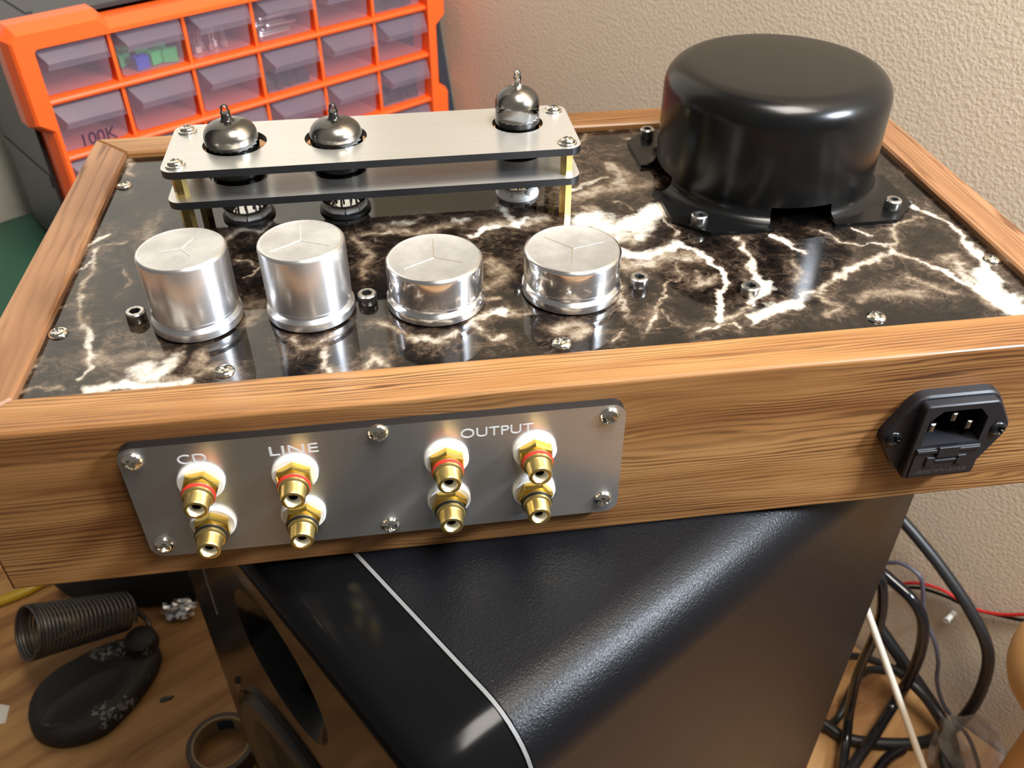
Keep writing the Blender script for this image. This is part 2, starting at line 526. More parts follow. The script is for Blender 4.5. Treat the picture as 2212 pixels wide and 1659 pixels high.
def cap_bolt(r, h, hexr, mat='zinc_bolt'):
    # socket head cap bolt with hexagon recess, seated at z = 0
    g = G(); seg = 36
    g.lathe([(r * 0.94, 0), (r, 0.3), (r, h - 0.5), (r - 0.5, h)], seg, cap0=True)
    th = [2 * math.pi * k / seg for k in range(seg)]
    hx = []
    for t in th:
        a = (t % (math.pi / 3)) - math.pi / 6
        q = hexr * math.cos(math.pi / 6) / math.cos(a); hx.append((q * math.cos(t), q * math.sin(t)))
    g.loops([[((r - 0.5) * math.cos(t), (r - 0.5) * math.sin(t), h) for t in th], [(x * 1.06, y * 1.06, h) for x, y in hx], [(x, y, h - 0.25) for x, y in hx]], cap0=False, cap1=False)
    g.loops([[(x, y, h - 0.25) for x, y in hx], [(x, y, h * 0.35) for x, y in hx]], 1, cap0=False, cap1=True)
    return g.build('bolt', [mat, 'socket_dark'], smooth=40)

TEMPLATES = []
def template(o):                 # first copy of a repeated part: consumed by the first use, removed at the end otherwise
    TEMPLATES.append(o); return o

# ------------------------------------------------------------------ the room
AX = math.radians(32.86)         # the wall, the loudspeaker and the drawer cabinet stand at this angle to the amplifier
DX, DY = math.cos(AX), math.sin(AX)
def DW(d, w, z): return W(d * DX + w * DY, d * DY - w * DX, z)     # d: towards the wall, w: along the wall towards the viewer

def slab(name, c, size, mat, rz=0.0, kind='structure'):
    g = G(); a, b, h = size
    g.box(-a / 2, a / 2, -b / 2, b / 2, 0, h)
    o = g.build(name, mat, None, c, rot=(0, 0, rz), smooth=0)
    if kind: o['kind'] = kind
    return o
FLOOR = TABLE - Z0 * 1000
slab('wall_right', DW(255 + 60, -100, FLOOR), (120, 3000, 2700), 'wall_paint', AX)
slab('wall_left', DW(-45, -770 - 60, FLOOR), (600, 120, 2700), 'wall_paint_pale', AX)
slab('floor', DW(-900, 300, FLOOR - 100), (3600, 3600, 100), 'floor_concrete', AX)

wb = thing('workbench', 'wide plywood workbench top carrying the loudspeaker and the soldering stand', 'workbench', DW(-84, -100, FLOOR), AX)
G().box(-336, 336, -660, 660, Z0 * 1000 - 22, Z0 * 1000, 1.0).build('top', 'plywood', wb)
for sx in (-1, 1):
    for sy in (-1, 1):
        G().box(sx * 285 - 40, sx * 285 + 40, sy * 600 - 40, sy * 600 + 40, 0, Z0 * 1000 - 22.2).build('leg', 'bench_timber', wb)

# ------------------------------------------------------------------ loudspeaker under the amplifier
TOPZ = -71.1
spk = thing('loudspeaker', 'black loudspeaker cabinet with grained vinyl wrap and glossy front standing under the amplifier', 'loudspeaker', DW(0, -124, TABLE), AX)
HH = TOPZ - TABLE
def sec(ins, rt, rb=3.0, x=0.0, drop=0.0, seg=9):          # cross-section across the cabinet, local y (away from viewer) and z
    y0, y1, z0, z1 = -116 + ins, 116 - ins, 0.0 + ins * 0.3, HH - ins - drop
    P = []
    for cy, cz, r, a0 in ((y0 + rb, z0 + rb, rb, 180), (y1 - rb, z0 + rb, rb, 270), (y1 - rt, z1 - rt, rt, 0), (y0 + rt, z1 - rt, rt, 90)):
        for k in range(seg + 1):
            t = math.radians(a0 + 90 * k / seg); P.append((x, cy + r * math.cos(t), cz + r * math.sin(t)))
    return P
g = G(); g.loops([sec(0, 24, x=80), sec(0, 24, x=-163.6), sec(0.8, 24, x=-164.4)]); g.build('cabinet', 'vinyl_black', spk, smooth=40)
g = G(); g.loops([sec(0.15, 24, x=-164.0), sec(0.15, 24, x=-165.4)]); g.build('seam', 'seam_grey', spk, smooth=40)
rings = [sec(0.7, 24, x=-165.2), sec(0.5, 24, x=-172, drop=0.6), sec(0.8, 24, x=-180, drop=2)]
for k in range(1, 8):
    t = k / 7 * math.pi / 2
    rings.append(sec(0.8 + 11 * (1 - math.cos(t)), 24, x=-186 - 11 * math.sin(t), drop=3))
g = G(); g.loops(rings, cap0=True, cap1=False)
last = rings[-1]
port_c, port_r, wf_c, wf_r = (2.0, HH - 62), 36.0, (2.0, HH - 215), 96.0
outer = [(p[1], p[2]) for p in last]
hp = circle(port_c[0], port_c[1], port_r, 40); hw = circle(wf_c[0], wf_c[1], wf_r, 64)
cont = [[Vector((a, b, 0)) for a, b in q] for q in (outer, hp, hw)]
flat = [q for cc in cont for q in cc]
k0 = g.pts([(last[0][0], q.x, q.y) for q in flat])
for t in tessellate_polygon(cont): g.face([k0 + q for q in t])
bf = g.build('front_baffle', 'gloss_black', spk, smooth=40)
MX = Matrix.Rotation(-math.pi / 2, 4, 'Y')                 # axis +z -> -x (out of the baffle)
g = G(); g.lathe([(port_r, 0), (port_r - 4, -2.5), (port_r - 8, -9), (port_r - 10, -22), (port_r - 10, -28), (0, -28)], 40, MX)
g.build('port', 'gloss_black', spk, (-197, port_c[0], port_c[1]))
g = G(); g.lathe([(wf_r, 0), (wf_r - 3, 2), (wf_r - 7, 1), (wf_r - 9, -3)], 64, MX)
wr = g.build('woofer_ring', 'gloss_black', spk, (-197, wf_c[0], wf_c[1]))
g = G(); g.lathe([(wf_r - 9, -3), (wf_r - 13, 3), (wf_r - 19, 4.5), (wf_r - 25, 2), (wf_r - 28, -4)], 64, MX); g.build('surround', 'rubber_black', wr)
g = G(); g.lathe([(wf_r - 28, -4), (32, -24), (28, -23), (20, -16), (0, -11)], 64, MX); g.build('cone', 'cone_black', wr)
for k, (ya, za, yb, zb) in enumerate(((70, HH - 44, 74, HH - 100),)):
    g = G(); g.tube([(-197.1, ya, za), (-197.1, (ya + yb) / 2 + 1, (za + zb) / 2), (-197.1, yb, zb)], 0.35, 6)
    g.build('scratch', 'scratch', spk)

# course of the marble veins: width, whiteness, brownness, points in millimetres
VEINS = [
 (6, 1, 0.9, [(-91.6,113.2),(-88.0,115.2),(-82.2,106.6),(-74.5,106.7),(-64.7,111.9),(-57.1,118.9)]),
 (6.5, 0.55, 0.9, [(-97.2,97.2),(-85.0,99.4),(-73.0,99.7),(-59.7,112.0)]),
 (4, 0.95, 0.9, [(-82.6,85.7),(-75.0,83.5),(-66.8,84.9),(-57.0,87.0)]),
 (6, 0.35, 0.9, [(-83.8,75.0),(-72.9,77.0),(-64.1,81.2),(-54.0,76.2)]),
 (1.5, 0.85, 0.8, [(-57.0,87.0),(-54.1,84.3),(-50.0,75.6),(-47.2,67.0),(-50.3,56.8),(-55.5,41.2),(-58.0,31.8)]),
 (1.8, 0.7, 0.8, [(-53.1,52.0),(-55.2,41.1)]),
 (1.2, 0.35, 0.7, [(-56.9,107.5),(-54.8,99.1),(-55.4,87.9)]),
 (1.6, 0.6, 0.9, [(-31.6,91.1),(-30.2,87.0),(-32.2,81.2),(-35.0,67.7),(-34.6,58.7)]),
 (2.6, 0.8, 0.9, [(-34.6,58.7),(-32.8,55.0),(-29.6,54.6),(-36.1,46.3),(-41.9,41.4)]),
 (2, 0.3, 0.8, [(-41.9,41.4),(-48.9,34.4),(-57.7,32.9)]),
 (3.6, 0.85, 0.9, [(-44.6,30.8),(-37.9,33.8),(-32.2,37.0),(-28.2,38.6)]),
 (2.4, 0.45, 0.9, [(-28.2,38.6),(-18.9,45.5),(-8.6,50.3),(5.1,60.7),(19.7,65.4),(28.7,72.3)]),
 (1.4, 0.45, 0.8, [(50.7,130.4),(52.0,119.9),(53.4,113.8)]),
 (2.2, 0.75, 0.8, [(53.4,113.8),(55.2,106.5),(58.2,96.2)]),
 (2.2, 0.5, 0.9, [(58.2,96.2),(61.6,85.1),(62.1,75.2),(61.3,65.4)]),
 (3.5, 0.8, 0.9, [(62.0,71.0),(59.8,60.1),(55.6,50.1),(53.7,39.6)]),
 (6.5, 1, 0.9, [(54.1,46.9),(52.3,37.2),(53.0,29.1),(55.5,21.0)]),
 (5, 0.3, 0.8, [(47.0,62.0),(47.0,44.5),(47.1,28.3)]),
 (1.6, 0.4, 0.9, [(28.2,71.2),(34.5,63.3),(40.0,55.8)]),
 (2, 0.65, 0.9, [(40.0,55.8),(42.2,48.6),(47.0,40.5),(50.3,30.7)]),
 (2.6, 0.9, 0.9, [(-14.1,91.8),(-12.5,88.4),(-11.6,85.5)]),
 (1.3, 0.6, 0.8, [(-11.6,85.5),(-9.7,77.7),(-7.3,74.0)]),
 (1.2, 0.45, 0.8, [(6.1,89.3),(10.9,80.8),(18.5,76.3),(29.9,75.9)]),
 (1.2, 0.5, 0.8, [(18.1,91.2),(19.7,87.8),(23.5,82.9)]),
 (1.6, 0.25, 0.9, [(28.7,72.3),(36.4,86.2),(43.0,93.4),(51.9,96.3)]),
 (1, 0.2, 0.8, [(-0.4,42.0),(11.1,41.3),(22.1,41.7)]),
 (4, 0.05, 0.7, [(-3.1,41.7),(9.5,44.8),(19.4,38.5)]),
 (1.6, 0.6, 0.8, [(-290.6,129.1),(-292.2,126.2),(-294.6,123.4)]),
 (1.8, 0.4, 0.8, [(-294.6,123.4),(-297.8,119.3),(-299.8,116.2)]),
 (1.1, 0.25, 0.7, [(-298.9,116.1),(-289.1,118.8),(-281.7,122.8)]),
 (1.6, 0.4, 0.8, [(-293.4,115.3),(-292.9,107.9),(-292.4,99.7),(-290.6,84.6),(-288.8,76.4),(-286.6,63.5)]),
 (1.7, 0.55, 0.8, [(-286.6,63.5),(-281.7,50.7),(-276.8,41.5),(-276.1,36.4)]),
 (1.2, 0.5, 0.7, [(-276.1,36.4),(-277.4,30.9),(-280.0,28.0)]),
 (6, 0.12, 0.75, [(-279.0,44.8),(-272.6,39.9),(-263.6,41.3),(-259.0,42.0)]),
 (4.5, 0.6, 0.9, [(-261.3,33.0),(-257.7,28.2),(-254.8,30.8),(-251.9,38.3)]),
 (3, 0.75, 0.9, [(-275.0,22.6),(-269.7,23.3),(-260.5,24.0),(-253.5,22.8),(-245.6,22.9)]),
 (3, 0.3, 0.8, [(-257.7,28.2),(-245.7,25.7),(-240.0,28.8),(-243.9,34.5)]),
 (5, 0.18, 0.8, [(-274.9,136.6),(-272.9,142.1),(-273.8,129.9),(-273.4,122.0)]),
 (1.2, 0.5, 0.7, [(-299.8,100.7),(-294.4,106.7)]),
 (0.8, 0.25, 0.6, [(-299.3,75.6),(-294.9,76.3),(-290.4,78.5)]),
 (0.8, 0.25, 0.6, [(-291.1,61.2),(-283.8,63.1),(-273.8,64.4)]),
 (1, 0.25, 0.7, [(-277.3,93.4),(-279.5,100.7),(-277.2,90.0),(-278.1,86.2)]),
 (5, 0.15, 0.8, [(-228.9,68.0),(-224.8,69.6),(-226.3,57.5)]),
 (2.4, 0.3, 0.9, [(-211.5,44.6),(-208.7,37.2),(-203.6,37.3),(-196.0,44.4)]),
 (2.2, 0.4, 0.9, [(-201.0,36.9),(-197.8,27.0),(-195.7,23.6)]),
 (4.5, 0.12, 0.85, [(-235.4,28.1),(-241.9,31.6),(-241.4,39.6)]),
 (1.6, 0.95, 0.9, [(-143.4,106.0),(-134.4,111.5),(-125.4,113.9),(-115.3,121.1)]),
 (5, 0.35, 0.9, [(-131.9,114.0),(-117.7,116.1),(-108.9,121.1)]),
 (2.2, 0.6, 0.9, [(-126.2,131.7),(-124.3,127.1),(-123.6,116.9)]),
 (3, 0.4, 0.9, [(-171.8,122.9),(-166.0,123.3),(-161.7,126.4)]),
 (2.4, 0.35, 0.9, [(-185.6,112.0),(-175.0,114.8),(-167.1,116.9)]),
 (2.5, 0.6, 0.9, [(-148.3,118.7),(-145.4,117.5),(-142.3,119.5)]),
 (5, 0.1, 0.9, [(-133.2,87.3),(-132.6,80.1),(-129.5,72.7),(-137.5,67.1)]),
 (4, 0.1, 0.8, [(-176.8,120.3),(-163.3,114.4),(-151.4,116.7)]),
 (2, 0.9, 0.9, [(-135.3,49.0),(-133.8,50.0),(-132.3,50.4)]),
 (2.2, 0.35, 0.9, [(-133.8,50.0),(-141.6,46.2),(-144.2,43.0),(-143.4,33.6),(-138.8,30.5),(-134.5,33.2)]),
 (1.6, 0.3, 0.9, [(-133.8,50.0),(-127.6,48.2),(-123.5,49.1)]),
 (5, 0.3, 0.9, [(-117.8,36.9),(-114.6,38.8),(-109.8,37.3),(-113.2,32.8)]),
 (2.4, 0.3, 0.9, [(-181.1,49.6),(-179.4,47.9),(-174.2,40.5),(-166.8,34.4)]),
 (2.8, 0.45, 0.9, [(-166.8,34.4),(-156.2,32.1),(-152.8,36.7)]),
 (2.4, 0.3, 0.9, [(-187.1,24.0),(-183.9,28.8),(-179.2,22.9)]),
 (0.8, 0.3, 0.9, [(-62.5,75.9),(-66.0,63.4),(-70.2,51.1),(-77.1,44.2)]),
 (1.5, 0.35, 0.9, [(-77.1,44.2),(-82.3,37.3),(-86.5,31.4)]),
 (0.6, 0.3, 0.7, [(-76.6,40.4),(-71.4,31.0)]),
 (0.8, 0.3, 0.8, [(-95.8,34.7),(-97.4,30.6),(-99.9,24.2)]),
 (1.2, 0.45, 0.9, [(-67.0,26.4),(-64.7,28.3),(-59.7,28.8),(-54.4,29.5),(-51.8,26.5)]),
 (0.5, 0.1, 0.6, [(-86.4,31.4),(-67.6,31.1),(-50.4,30.7)]),
 (6.5, 0.35, 0.9, [(-68.3,165.5),(-66.1,157.7),(-64.3,153.0),(-68.0,146.7)]),
 (2.2, 0.5, 0.9, [(-92.2,142.2),(-81.3,149.6),(-75.0,153.5)]),
 (6, 0.2, 0.9, [(-92.1,134.0),(-80.0,141.4),(-62.8,141.3),(-55.3,144.9)]),
 (2.5, 0.1, 0.8, [(-71.3,202.5),(-73.4,197.0),(-76.8,191.8)]),
 (1.6, 0.3, 0.8, [(-60.0,210.3),(-57.9,205.2)]),
 (1.6, 0.4, 0.8, [(-52.1,192.3),(-48.7,193.5)]),
 (2.5, 0.1, 0.8, [(-43.9,198.5),(-39.3,206.7)]),
 (0.6, 0.25, 0.7, [(-81.6,128.0),(-75.3,127.1),(-70.6,118.7)]),
 (3.5, 0.15, 0.8, [(-92.1,123.0),(-87.1,122.3)]),
 (2.4, 0.25, 0.8, [(-296.2,204.1),(-293.9,196.0),(-291.3,186.6)]),
 (1.5, 0.2, 0.7, [(-293.8,167.0),(-291.5,169.0)]),
 (2, 0.25, 0.7, [(-300.0,23.4),(-296.1,25.3),(-286.7,22.8)]),
 (1.2, 0.3, 0.7, [(-297.6,43.4),(-296.5,36.6),(-296.9,33.6)]),
 (2.4, 0.3, 0.8, [(-243.8,117.8),(-238.9,125.0),(-229.2,123.6),(-218.3,134.4)]),
 (1, 0.35, 0.7, [(-233.3,87.3),(-226.7,93.3),(-238.4,102.1)]),
 (3, 0.15, 0.8, [(-190.4,110.3),(-183.0,94.3),(-186.8,80.7)]),
 (2, 0.2, 0.8, [(-146.9,61.9),(-140.3,57.7),(-133.0,59.9)]),
 (1.5, 0.3, 0.8, [(-86.5,63.3),(-86.2,53.4),(-91.6,41.6)]),
 (2.2, 0.25, 0.8, [(-58.9,66.2),(-60.0,56.2),(-52.7,61.9)]),
 (2, 0.2, 0.8, [(-17.3,71.0),(-14.5,63.5),(-18.9,57.1)]),
 (2.2, 0.25, 0.85, [(-16.9,43.6),(-12.6,36.7),(-18.4,31.4)]),
 (2, 0.2, 0.85, [(23.9,51.1),(29.5,43.6),(35.0,36.4)]),
]
CABLES = {
 'mains_a': [(163.9,181.1,-292.4),(167.6,175.5,-296.6),(175.2,163.7,-303.4),(187.6,144.6,-316.4),(201.2,123.4,-334.3),(211.7,107.2,-354.3),(216.4,99.9,-375.7),(218.4,96.8,-410.6),(217.2,98.7,-444.2),(204.9,97.2,-459.0),(177.8,94.8,-459.0),(137.6,103.4,-459.0),(121.7,118.4,-459.0),(116.2,125.1,-459.0)],
 'mains_b': [(144.2,167.5,-328.8),(151.2,156.6,-327.9),(156.7,148.1,-329.7),(164.8,135.5,-333.6),(170.6,126.6,-342.9),(173.9,121.6,-358.8),(175.7,118.7,-381.9),(175.9,118.5,-411.0),(174.9,120.0,-444.3),(148.2,97.5,-446.0),(126.4,80.2,-446.0),(112.5,68.0,-446.0)],
 'gloss': [(120.3,130.8,-288.8),(124.3,124.6,-290.5),(126.4,121.3,-297.3),(128.8,117.6,-312.7),(129.9,115.9,-325.8),(130.2,115.4,-338.2),(130.0,115.7,-360.1),(129.8,116.0,-388.8),(132.1,112.5,-429.1),(127.2,97.8,-448.0),(109.3,67.7,-448.0)],
 'diag': [(167.1,163.3,-396.2),(170.8,157.6,-401.5),(184.5,136.5,-418.5),(196.3,118.1,-433.3),(206.3,97.7,-447.0),(202.9,81.2,-447.0),(196.5,55.2,-447.0)],
 'diag2': [(178.8,139.7,-425.2),(191.2,120.5,-429.6),(201.3,102.6,-438.0),(201.2,85.5,-438.0),(187.0,69.3,-438.0),(184.8,52.1,-438.0)],
 'loop': [(152.6,160.0,-435.9),(156.2,154.5,-428.7),(161.8,145.8,-421.5),(171.4,131.0,-413.7),(179.4,118.5,-411.8)],
 'loop2': [(155.9,119.9,-397.0),(150.1,128.8,-407.4),(147.1,133.5,-423.0),(146.0,135.2,-449.2),(137.6,125.4,-461.0),(125.0,118.0,-461.0),(118.5,116.1,-461.0)],
 'grey': [(155.8,175.4,-345.4),(160.5,168.0,-332.7),(166.7,158.4,-323.4),(173.8,147.5,-324.2),(176.8,142.9,-332.9),(179.8,138.2,-348.6),(183.4,132.6,-360.8),(189.1,123.8,-374.8),(193.0,117.7,-389.7),(195.6,113.8,-408.0),(200.6,106.0,-424.4),(207.3,95.6,-434.1),(211.9,82.9,-436.0),(209.1,65.1,-436.0),(203.1,48.6,-436.0)],
 'red': [(184.5,175.1,-369.9),(191.7,163.9,-356.3),(201.5,148.9,-348.4),(212.0,132.6,-347.7),(220.7,119.1,-339.5),(228.9,106.3,-324.7),(235.6,96.0,-308.8)],
 'black': [(186.5,175.7,-376.0),(193.8,164.3,-362.7),(203.6,149.2,-354.6),(213.6,133.8,-350.5),(222.3,120.3,-341.9),(231.4,106.2,-331.6),(238.5,95.2,-317.2)],
 'rod': [(109.7,106.7,-300.0),(170.6,54.3,-445.0)],
 'bit': [(172.4,91.6,-460.0),(156.5,85.6,-460.0),(136.5,70.3,-460.0)],
}

# ------------------------------------------------------------------ the valve amplifier
XL, XR, WF, YB, BH = -298.1, 67.2, 18.4, 206.0, 71.1       # inner edges of the frame, width of its boards, inner back, height
MZ = -3.0                                                  # top of the marble plate
AC = (-115.45, 112.2, -BH)
amp = thing('valve_amplifier', 'wood framed valve amplifier with black marble top resting on the loudspeaker', 'amplifier', W(*AC))
def L(x, y, z): return (x - AC[0], y - AC[1], z - AC[2])

# four mitred boards; the rear board (towards the viewer) is cut out for the mains inlet
xo0, xo1, yo1 = XL - WF, XR + WF, YB + WF
e = 0.12
g = G()
front = [(xo0, -BH), (xo1, -BH), (xo1, 0), (xo0, 0)]
IX, IZ = 20.0, -34.6                                       # centre of the mains inlet
cut = rrect(IX - 12.6, IX + 12.6, IZ - 16.8, IZ + 16.8, 2, 2)
def board_front(y, sh): return [(max(xo0 + sh, min(xo1 - sh, x)), y, z) for x, z in front]
K0 = g.pts(board_front(0, 0)); K1 = g.pts(board_front(WF, WF))
for j in range(4): g.face((K0 + j, K0 + (j + 1) % 4, K1 + (j + 1) % 4, K1 + j))
H0 = g.pts([(x, 0, z) for x, z in cut]); H1 = g.pts([(x, 15, z) for x, z in cut]); q = len(cut)
for j in range(q): g.face((H0 + j, H0 + (j + 1) % q, H1 + (j + 1) % q, H1 + j))
g.face([H1 + j for j in range(q)])
cont = [[Vector((x, z, 0)) for x, z in front], [Vector((x, z, 0)) for x, z in cut]]
idx = [K0 + j for j in range(4)] + [H0 + j for j in range(q)]
for t in tessellate_polygon(cont): g.face([idx[x] for x in t])
g.face([K1 + j for j in range(4)])
g.v = [L(*p) for p in g.v]
bfm = g.build('rear_board', 'wood_laminate_along', amp, smooth=0)
bfm['label'] = 'wooden rear board carrying the sockets'
bv = bfm.modifiers.new('soft_edges', 'BEVEL'); bv.width = 1.3 * S; bv.segments = 3; bv.limit_method = 'ANGLE'; bv.angle_limit = math.radians(35)
def board(name, poly, mat):
    g = G(); g.prism([(x - AC[0], y - AC[1]) for x, y in inset(poly, e)], 0, BH, 0.9, mi=0)
    return g.build(name, mat, amp, smooth=30)
board('front_board', [(XL, YB), (XR, YB), (xo1, yo1), (xo0, yo1)], 'wood_laminate_along')
board('side_board', [(xo0, 0), (XL, WF), (XL, YB), (xo0, yo1)], 'wood_laminate_across')
board('side_board', [(XR, WF), (xo1, 0), (xo1, yo1), (XR, YB)], 'wood_laminate_across')

# marble plate: a fine grid that carries the course of the veins
def fbm(X, Y, freq, octs, seed, gain=0.5, ridged=False):
    rs = np.random.RandomState(seed); out = np.zeros_like(X); amp_, tot = 1.0, 0.0
    for k in range(octs):
        T = rs.rand(64, 64); u, v = X * freq + 17.3 * k, Y * freq + 9.1 * k
        iu, iv = np.floor(u).astype(int), np.floor(v).astype(int); fu, fv = u - iu, v - iv
        fu, fv = fu * fu * (3 - 2 * fu), fv * fv * (3 - 2 * fv)
        t = lambda a, b: T[a % 64, b % 64]
        w_ = (t(iu, iv) * (1 - fu) + t(iu + 1, iv) * fu) * (1 - fv) + (t(iu, iv + 1) * (1 - fu) + t(iu + 1, iv + 1) * fu) * fv
        if ridged: w_ = 1 - np.abs(2 * w_ - 1)
        out += amp_ * w_; tot += amp_; amp_ *= gain; freq *= 2.0
    return out / tot

def marble():
    x0, x1, y0, y1 = XL - 3, XR + 3, WF - 3, YB + 3
    nx, ny = 520, 270
    gx = np.linspace(x0, x1, nx); gy = np.linspace(y0, y1, ny)
    X, Y = np.meshgrid(gx, gy)
    wx = X + (fbm(X, Y, 0.055, 5, 3) - 0.5) * 10 + (fbm(X, Y, 0.28, 4, 5, 0.6) - 0.5) * 4.6
    wy = Y + (fbm(X, Y, 0.055, 5, 8) - 0.5) * 10 + (fbm(X, Y, 0.28, 4, 6, 0.6) - 0.5) * 4.6
    brown = np.zeros_like(X); white = np.zeros_like(X); zone = np.zeros_like(X)
    patch = fbm(X, Y, 0.10, 5, 21); brk = fbm(X, Y, 0.16, 4, 77)
    for wd, wh, br_, pts in VEINS:
        dmin = np.full(X.shape, 1e9)
        for (ax, ay), (bx, by) in zip(pts[:-1], pts[1:]):
            ux, uy = bx - ax, by - ay; LL = ux * ux + uy * uy + 1e-6
            t = np.clip(((wx - ax) * ux + (wy - ay) * uy) / LL, 0, 1)
            dmin = np.minimum(dmin, np.hypot(wx - ax - t * ux, wy - ay - t * uy))
        core = np.exp(-(dmin / (0.80 * wd + 0.25 * wd * wh)) ** 2)
        near = np.exp(-(dmin / (1.25 * wd + 1.4)) ** 1.6)
        far = np.exp(-(dmin / (2.0 * wd + 7.0)) ** 2)
        white = np.maximum(white, core * wh * np.clip(0.15 + 1.75 * brk, 0, 1.15))
        brown = np.maximum(brown, np.maximum(core, near * (0.15 + 0.9 * patch)) * br_)
        zone = np.maximum(zone, far * br_ * (0.20 + 0.95 * patch))
    rid = fbm(wx, wy, 0.045, 4, 31, 0.55, True)
    dens = fbm(X, Y, 0.018, 3, 51) + 0.20 * np.clip((X - 5) / 45, 0, 1)
    net = np.clip((rid - 0.72) * 4.5, 0, 1) * np.clip((dens - 0.40) * 3.2, 0, 1)
    brown = np.clip(np.maximum(brown, net * 0.55), 0, 1); white = np.clip(white, 0, 1)
    zone = np.clip(np.maximum(zone, np.clip((dens - 0.52) * 3.0, 0, 0.7)), 0, 1)
    V3 = np.empty((nx * ny, 3)); V3[:, 0] = (X.ravel() - AC[0]) * S; V3[:, 1] = (Y.ravel() - AC[1]) * S; V3[:, 2] = (MZ - AC[2]) * S
    a = (np.arange(nx - 1)[None, :] + nx * np.arange(ny - 1)[:, None]).ravel()
    F = np.stack([a, a + 1, a + nx + 1, a + nx], 1)
    bot = len(V3)
    rim = [(x0, y0), (x1, y0), (x1, y1), (x0, y1)]
    V3 = np.vstack([V3, [((x - AC[0]) * S, (y - AC[1]) * S, (MZ - 3 - AC[2]) * S) for x, y in rim]])
    F = [tuple(r) for r in F.tolist()] + [(bot + 3, bot + 2, bot + 1, bot)]
    cor = [0, nx - 1, nx * ny - 1, nx * (ny - 1)]
    for k in range(4): F.append((bot + k, bot + (k + 1) % 4, cor[(k + 1) % 4], cor[k]))
    me = bpy.data.meshes.new('marble_top'); me.from_pydata(V3.tolist(), [], F)
    ca = me.color_attributes.new('vein', 'FLOAT_COLOR', 'POINT')
    buf = np.zeros((len(V3), 4), np.float32); buf[:, 3] = 1
    buf[:nx * ny, 0] = brown.ravel(); buf[:nx * ny, 1] = white.ravel(); buf[:nx * ny, 2] = zone.ravel()
    ca.data.foreach_set('color', buf.ravel())
    me.materials.append(MATS['marble_laminate'])
    return place('marble_top', me, amp)
mt = marble()
mt['label'] = 'polished black marble plate with brown and white veins'

pan = screw_head(3.6, 1.7, cross=0.6)                       # screws of the marble plate
first = True
def put(o, name, parent, loc, rot=(0, 0, 0)):               # first use takes the template itself
    if not o.get('used'):
        o['used'] = 1; o.name = name; o.parent = parent; o.location = [q * S for q in loc]; o.rotation_euler = rot; return o
    return sub(name, o, parent, loc, rot)
for k, (x, y) in enumerate([(-294.4, 57.9), (-294.2, 175.4), (-233, 27.0), (-117, 27.0), (-0.3, 27.0), (63.5, 59), (63.5, 176)]):
    put(pan, 'screw', mt, L(x, y, MZ - 0.05), (0, 0, 0.4 + 1.1 * k))
bolt = cap_bolt(3.6, 4.1, 2.0)
for k, (x, y) in enumerate([(-267.9, 63.0), (-184.3, 63.4), (-80.8, 60.6), (-40.8, 48.6)]):
    put(bolt, 'bolt', mt, L(x, y, MZ - 0.05), (0, 0, 0.3 + k))

# capacitor cans
def can(x, y, R, T, side, vents, ring):
    g = G()
    b = MZ + 0.05
    prof = [(R - 1.2, b), (R + ring, b + 0.8), (R + ring + 0.15, b + 2.2), (R + ring, b + 3.6), (R - 0.2, b + 4.5), (R - 1.0, b + 5.0), (R - 1.0, b + 5.8), (R - 0.1, b + 6.9)]
    rt = 1.3
    for k in range(6): t = k / 5 * math.pi / 2; prof.append((R - rt + rt * math.cos(t), T - rt + rt * math.sin(t)))
    g.lathe([(r, z - b) for r, z in prof], 72)
    g.lathe([(R - rt, T - b), (R - rt - 0.5, T - b - 0.22), (0, T - b - 0.25)], 72, mi=1)
    o = g.build('capacitor_can', [side, 'can_top'], amp, L(x, y, b), smooth=30)
    gv = G()
    for a, ln in vents:
        a = math.radians(a)
        M = Matrix.Translation((0, 0, T - b - 0.27)) @ Matrix.Rotation(a, 4, 'Z')
        gv.prism([(0, -0.22), (ln, -0.12), (ln, 0.12), (0, 0.22)], 0, 0.16, 0, M)
    gv.build('vent_groove', 'vent_groove', o, (0, 1.2 * 0, 0), smooth=0)
    return o
can(-245.6, 60.5, 15.45, 26.6, 'can_satin', [(-172, 7.1), (64, 7.5), (-52, 7.3)], 0.6)['label'] = 'tall satin aluminium capacitor can'
can(-204.8, 60.9, 15.35, 26.5, 'can_satin', [(-147, 12.1), (94, 11.3), (-26, 11.6)], 0.6)['label'] = 'tall satin aluminium capacitor can'
can(-158.6, 60.8, 17.8, 15.9, 'can_polished', [(-150, 12.7), (88, 12.9), (-28, 11.6)], 0.6)['label'] = 'short polished aluminium capacitor can'
can(-107.2, 61.5, 18.2, 15.0, 'can_polished', [(15, 13.1), (-102, 13.2), (133, 13.2)], 0.6)['label'] = 'short polished aluminium capacitor can'

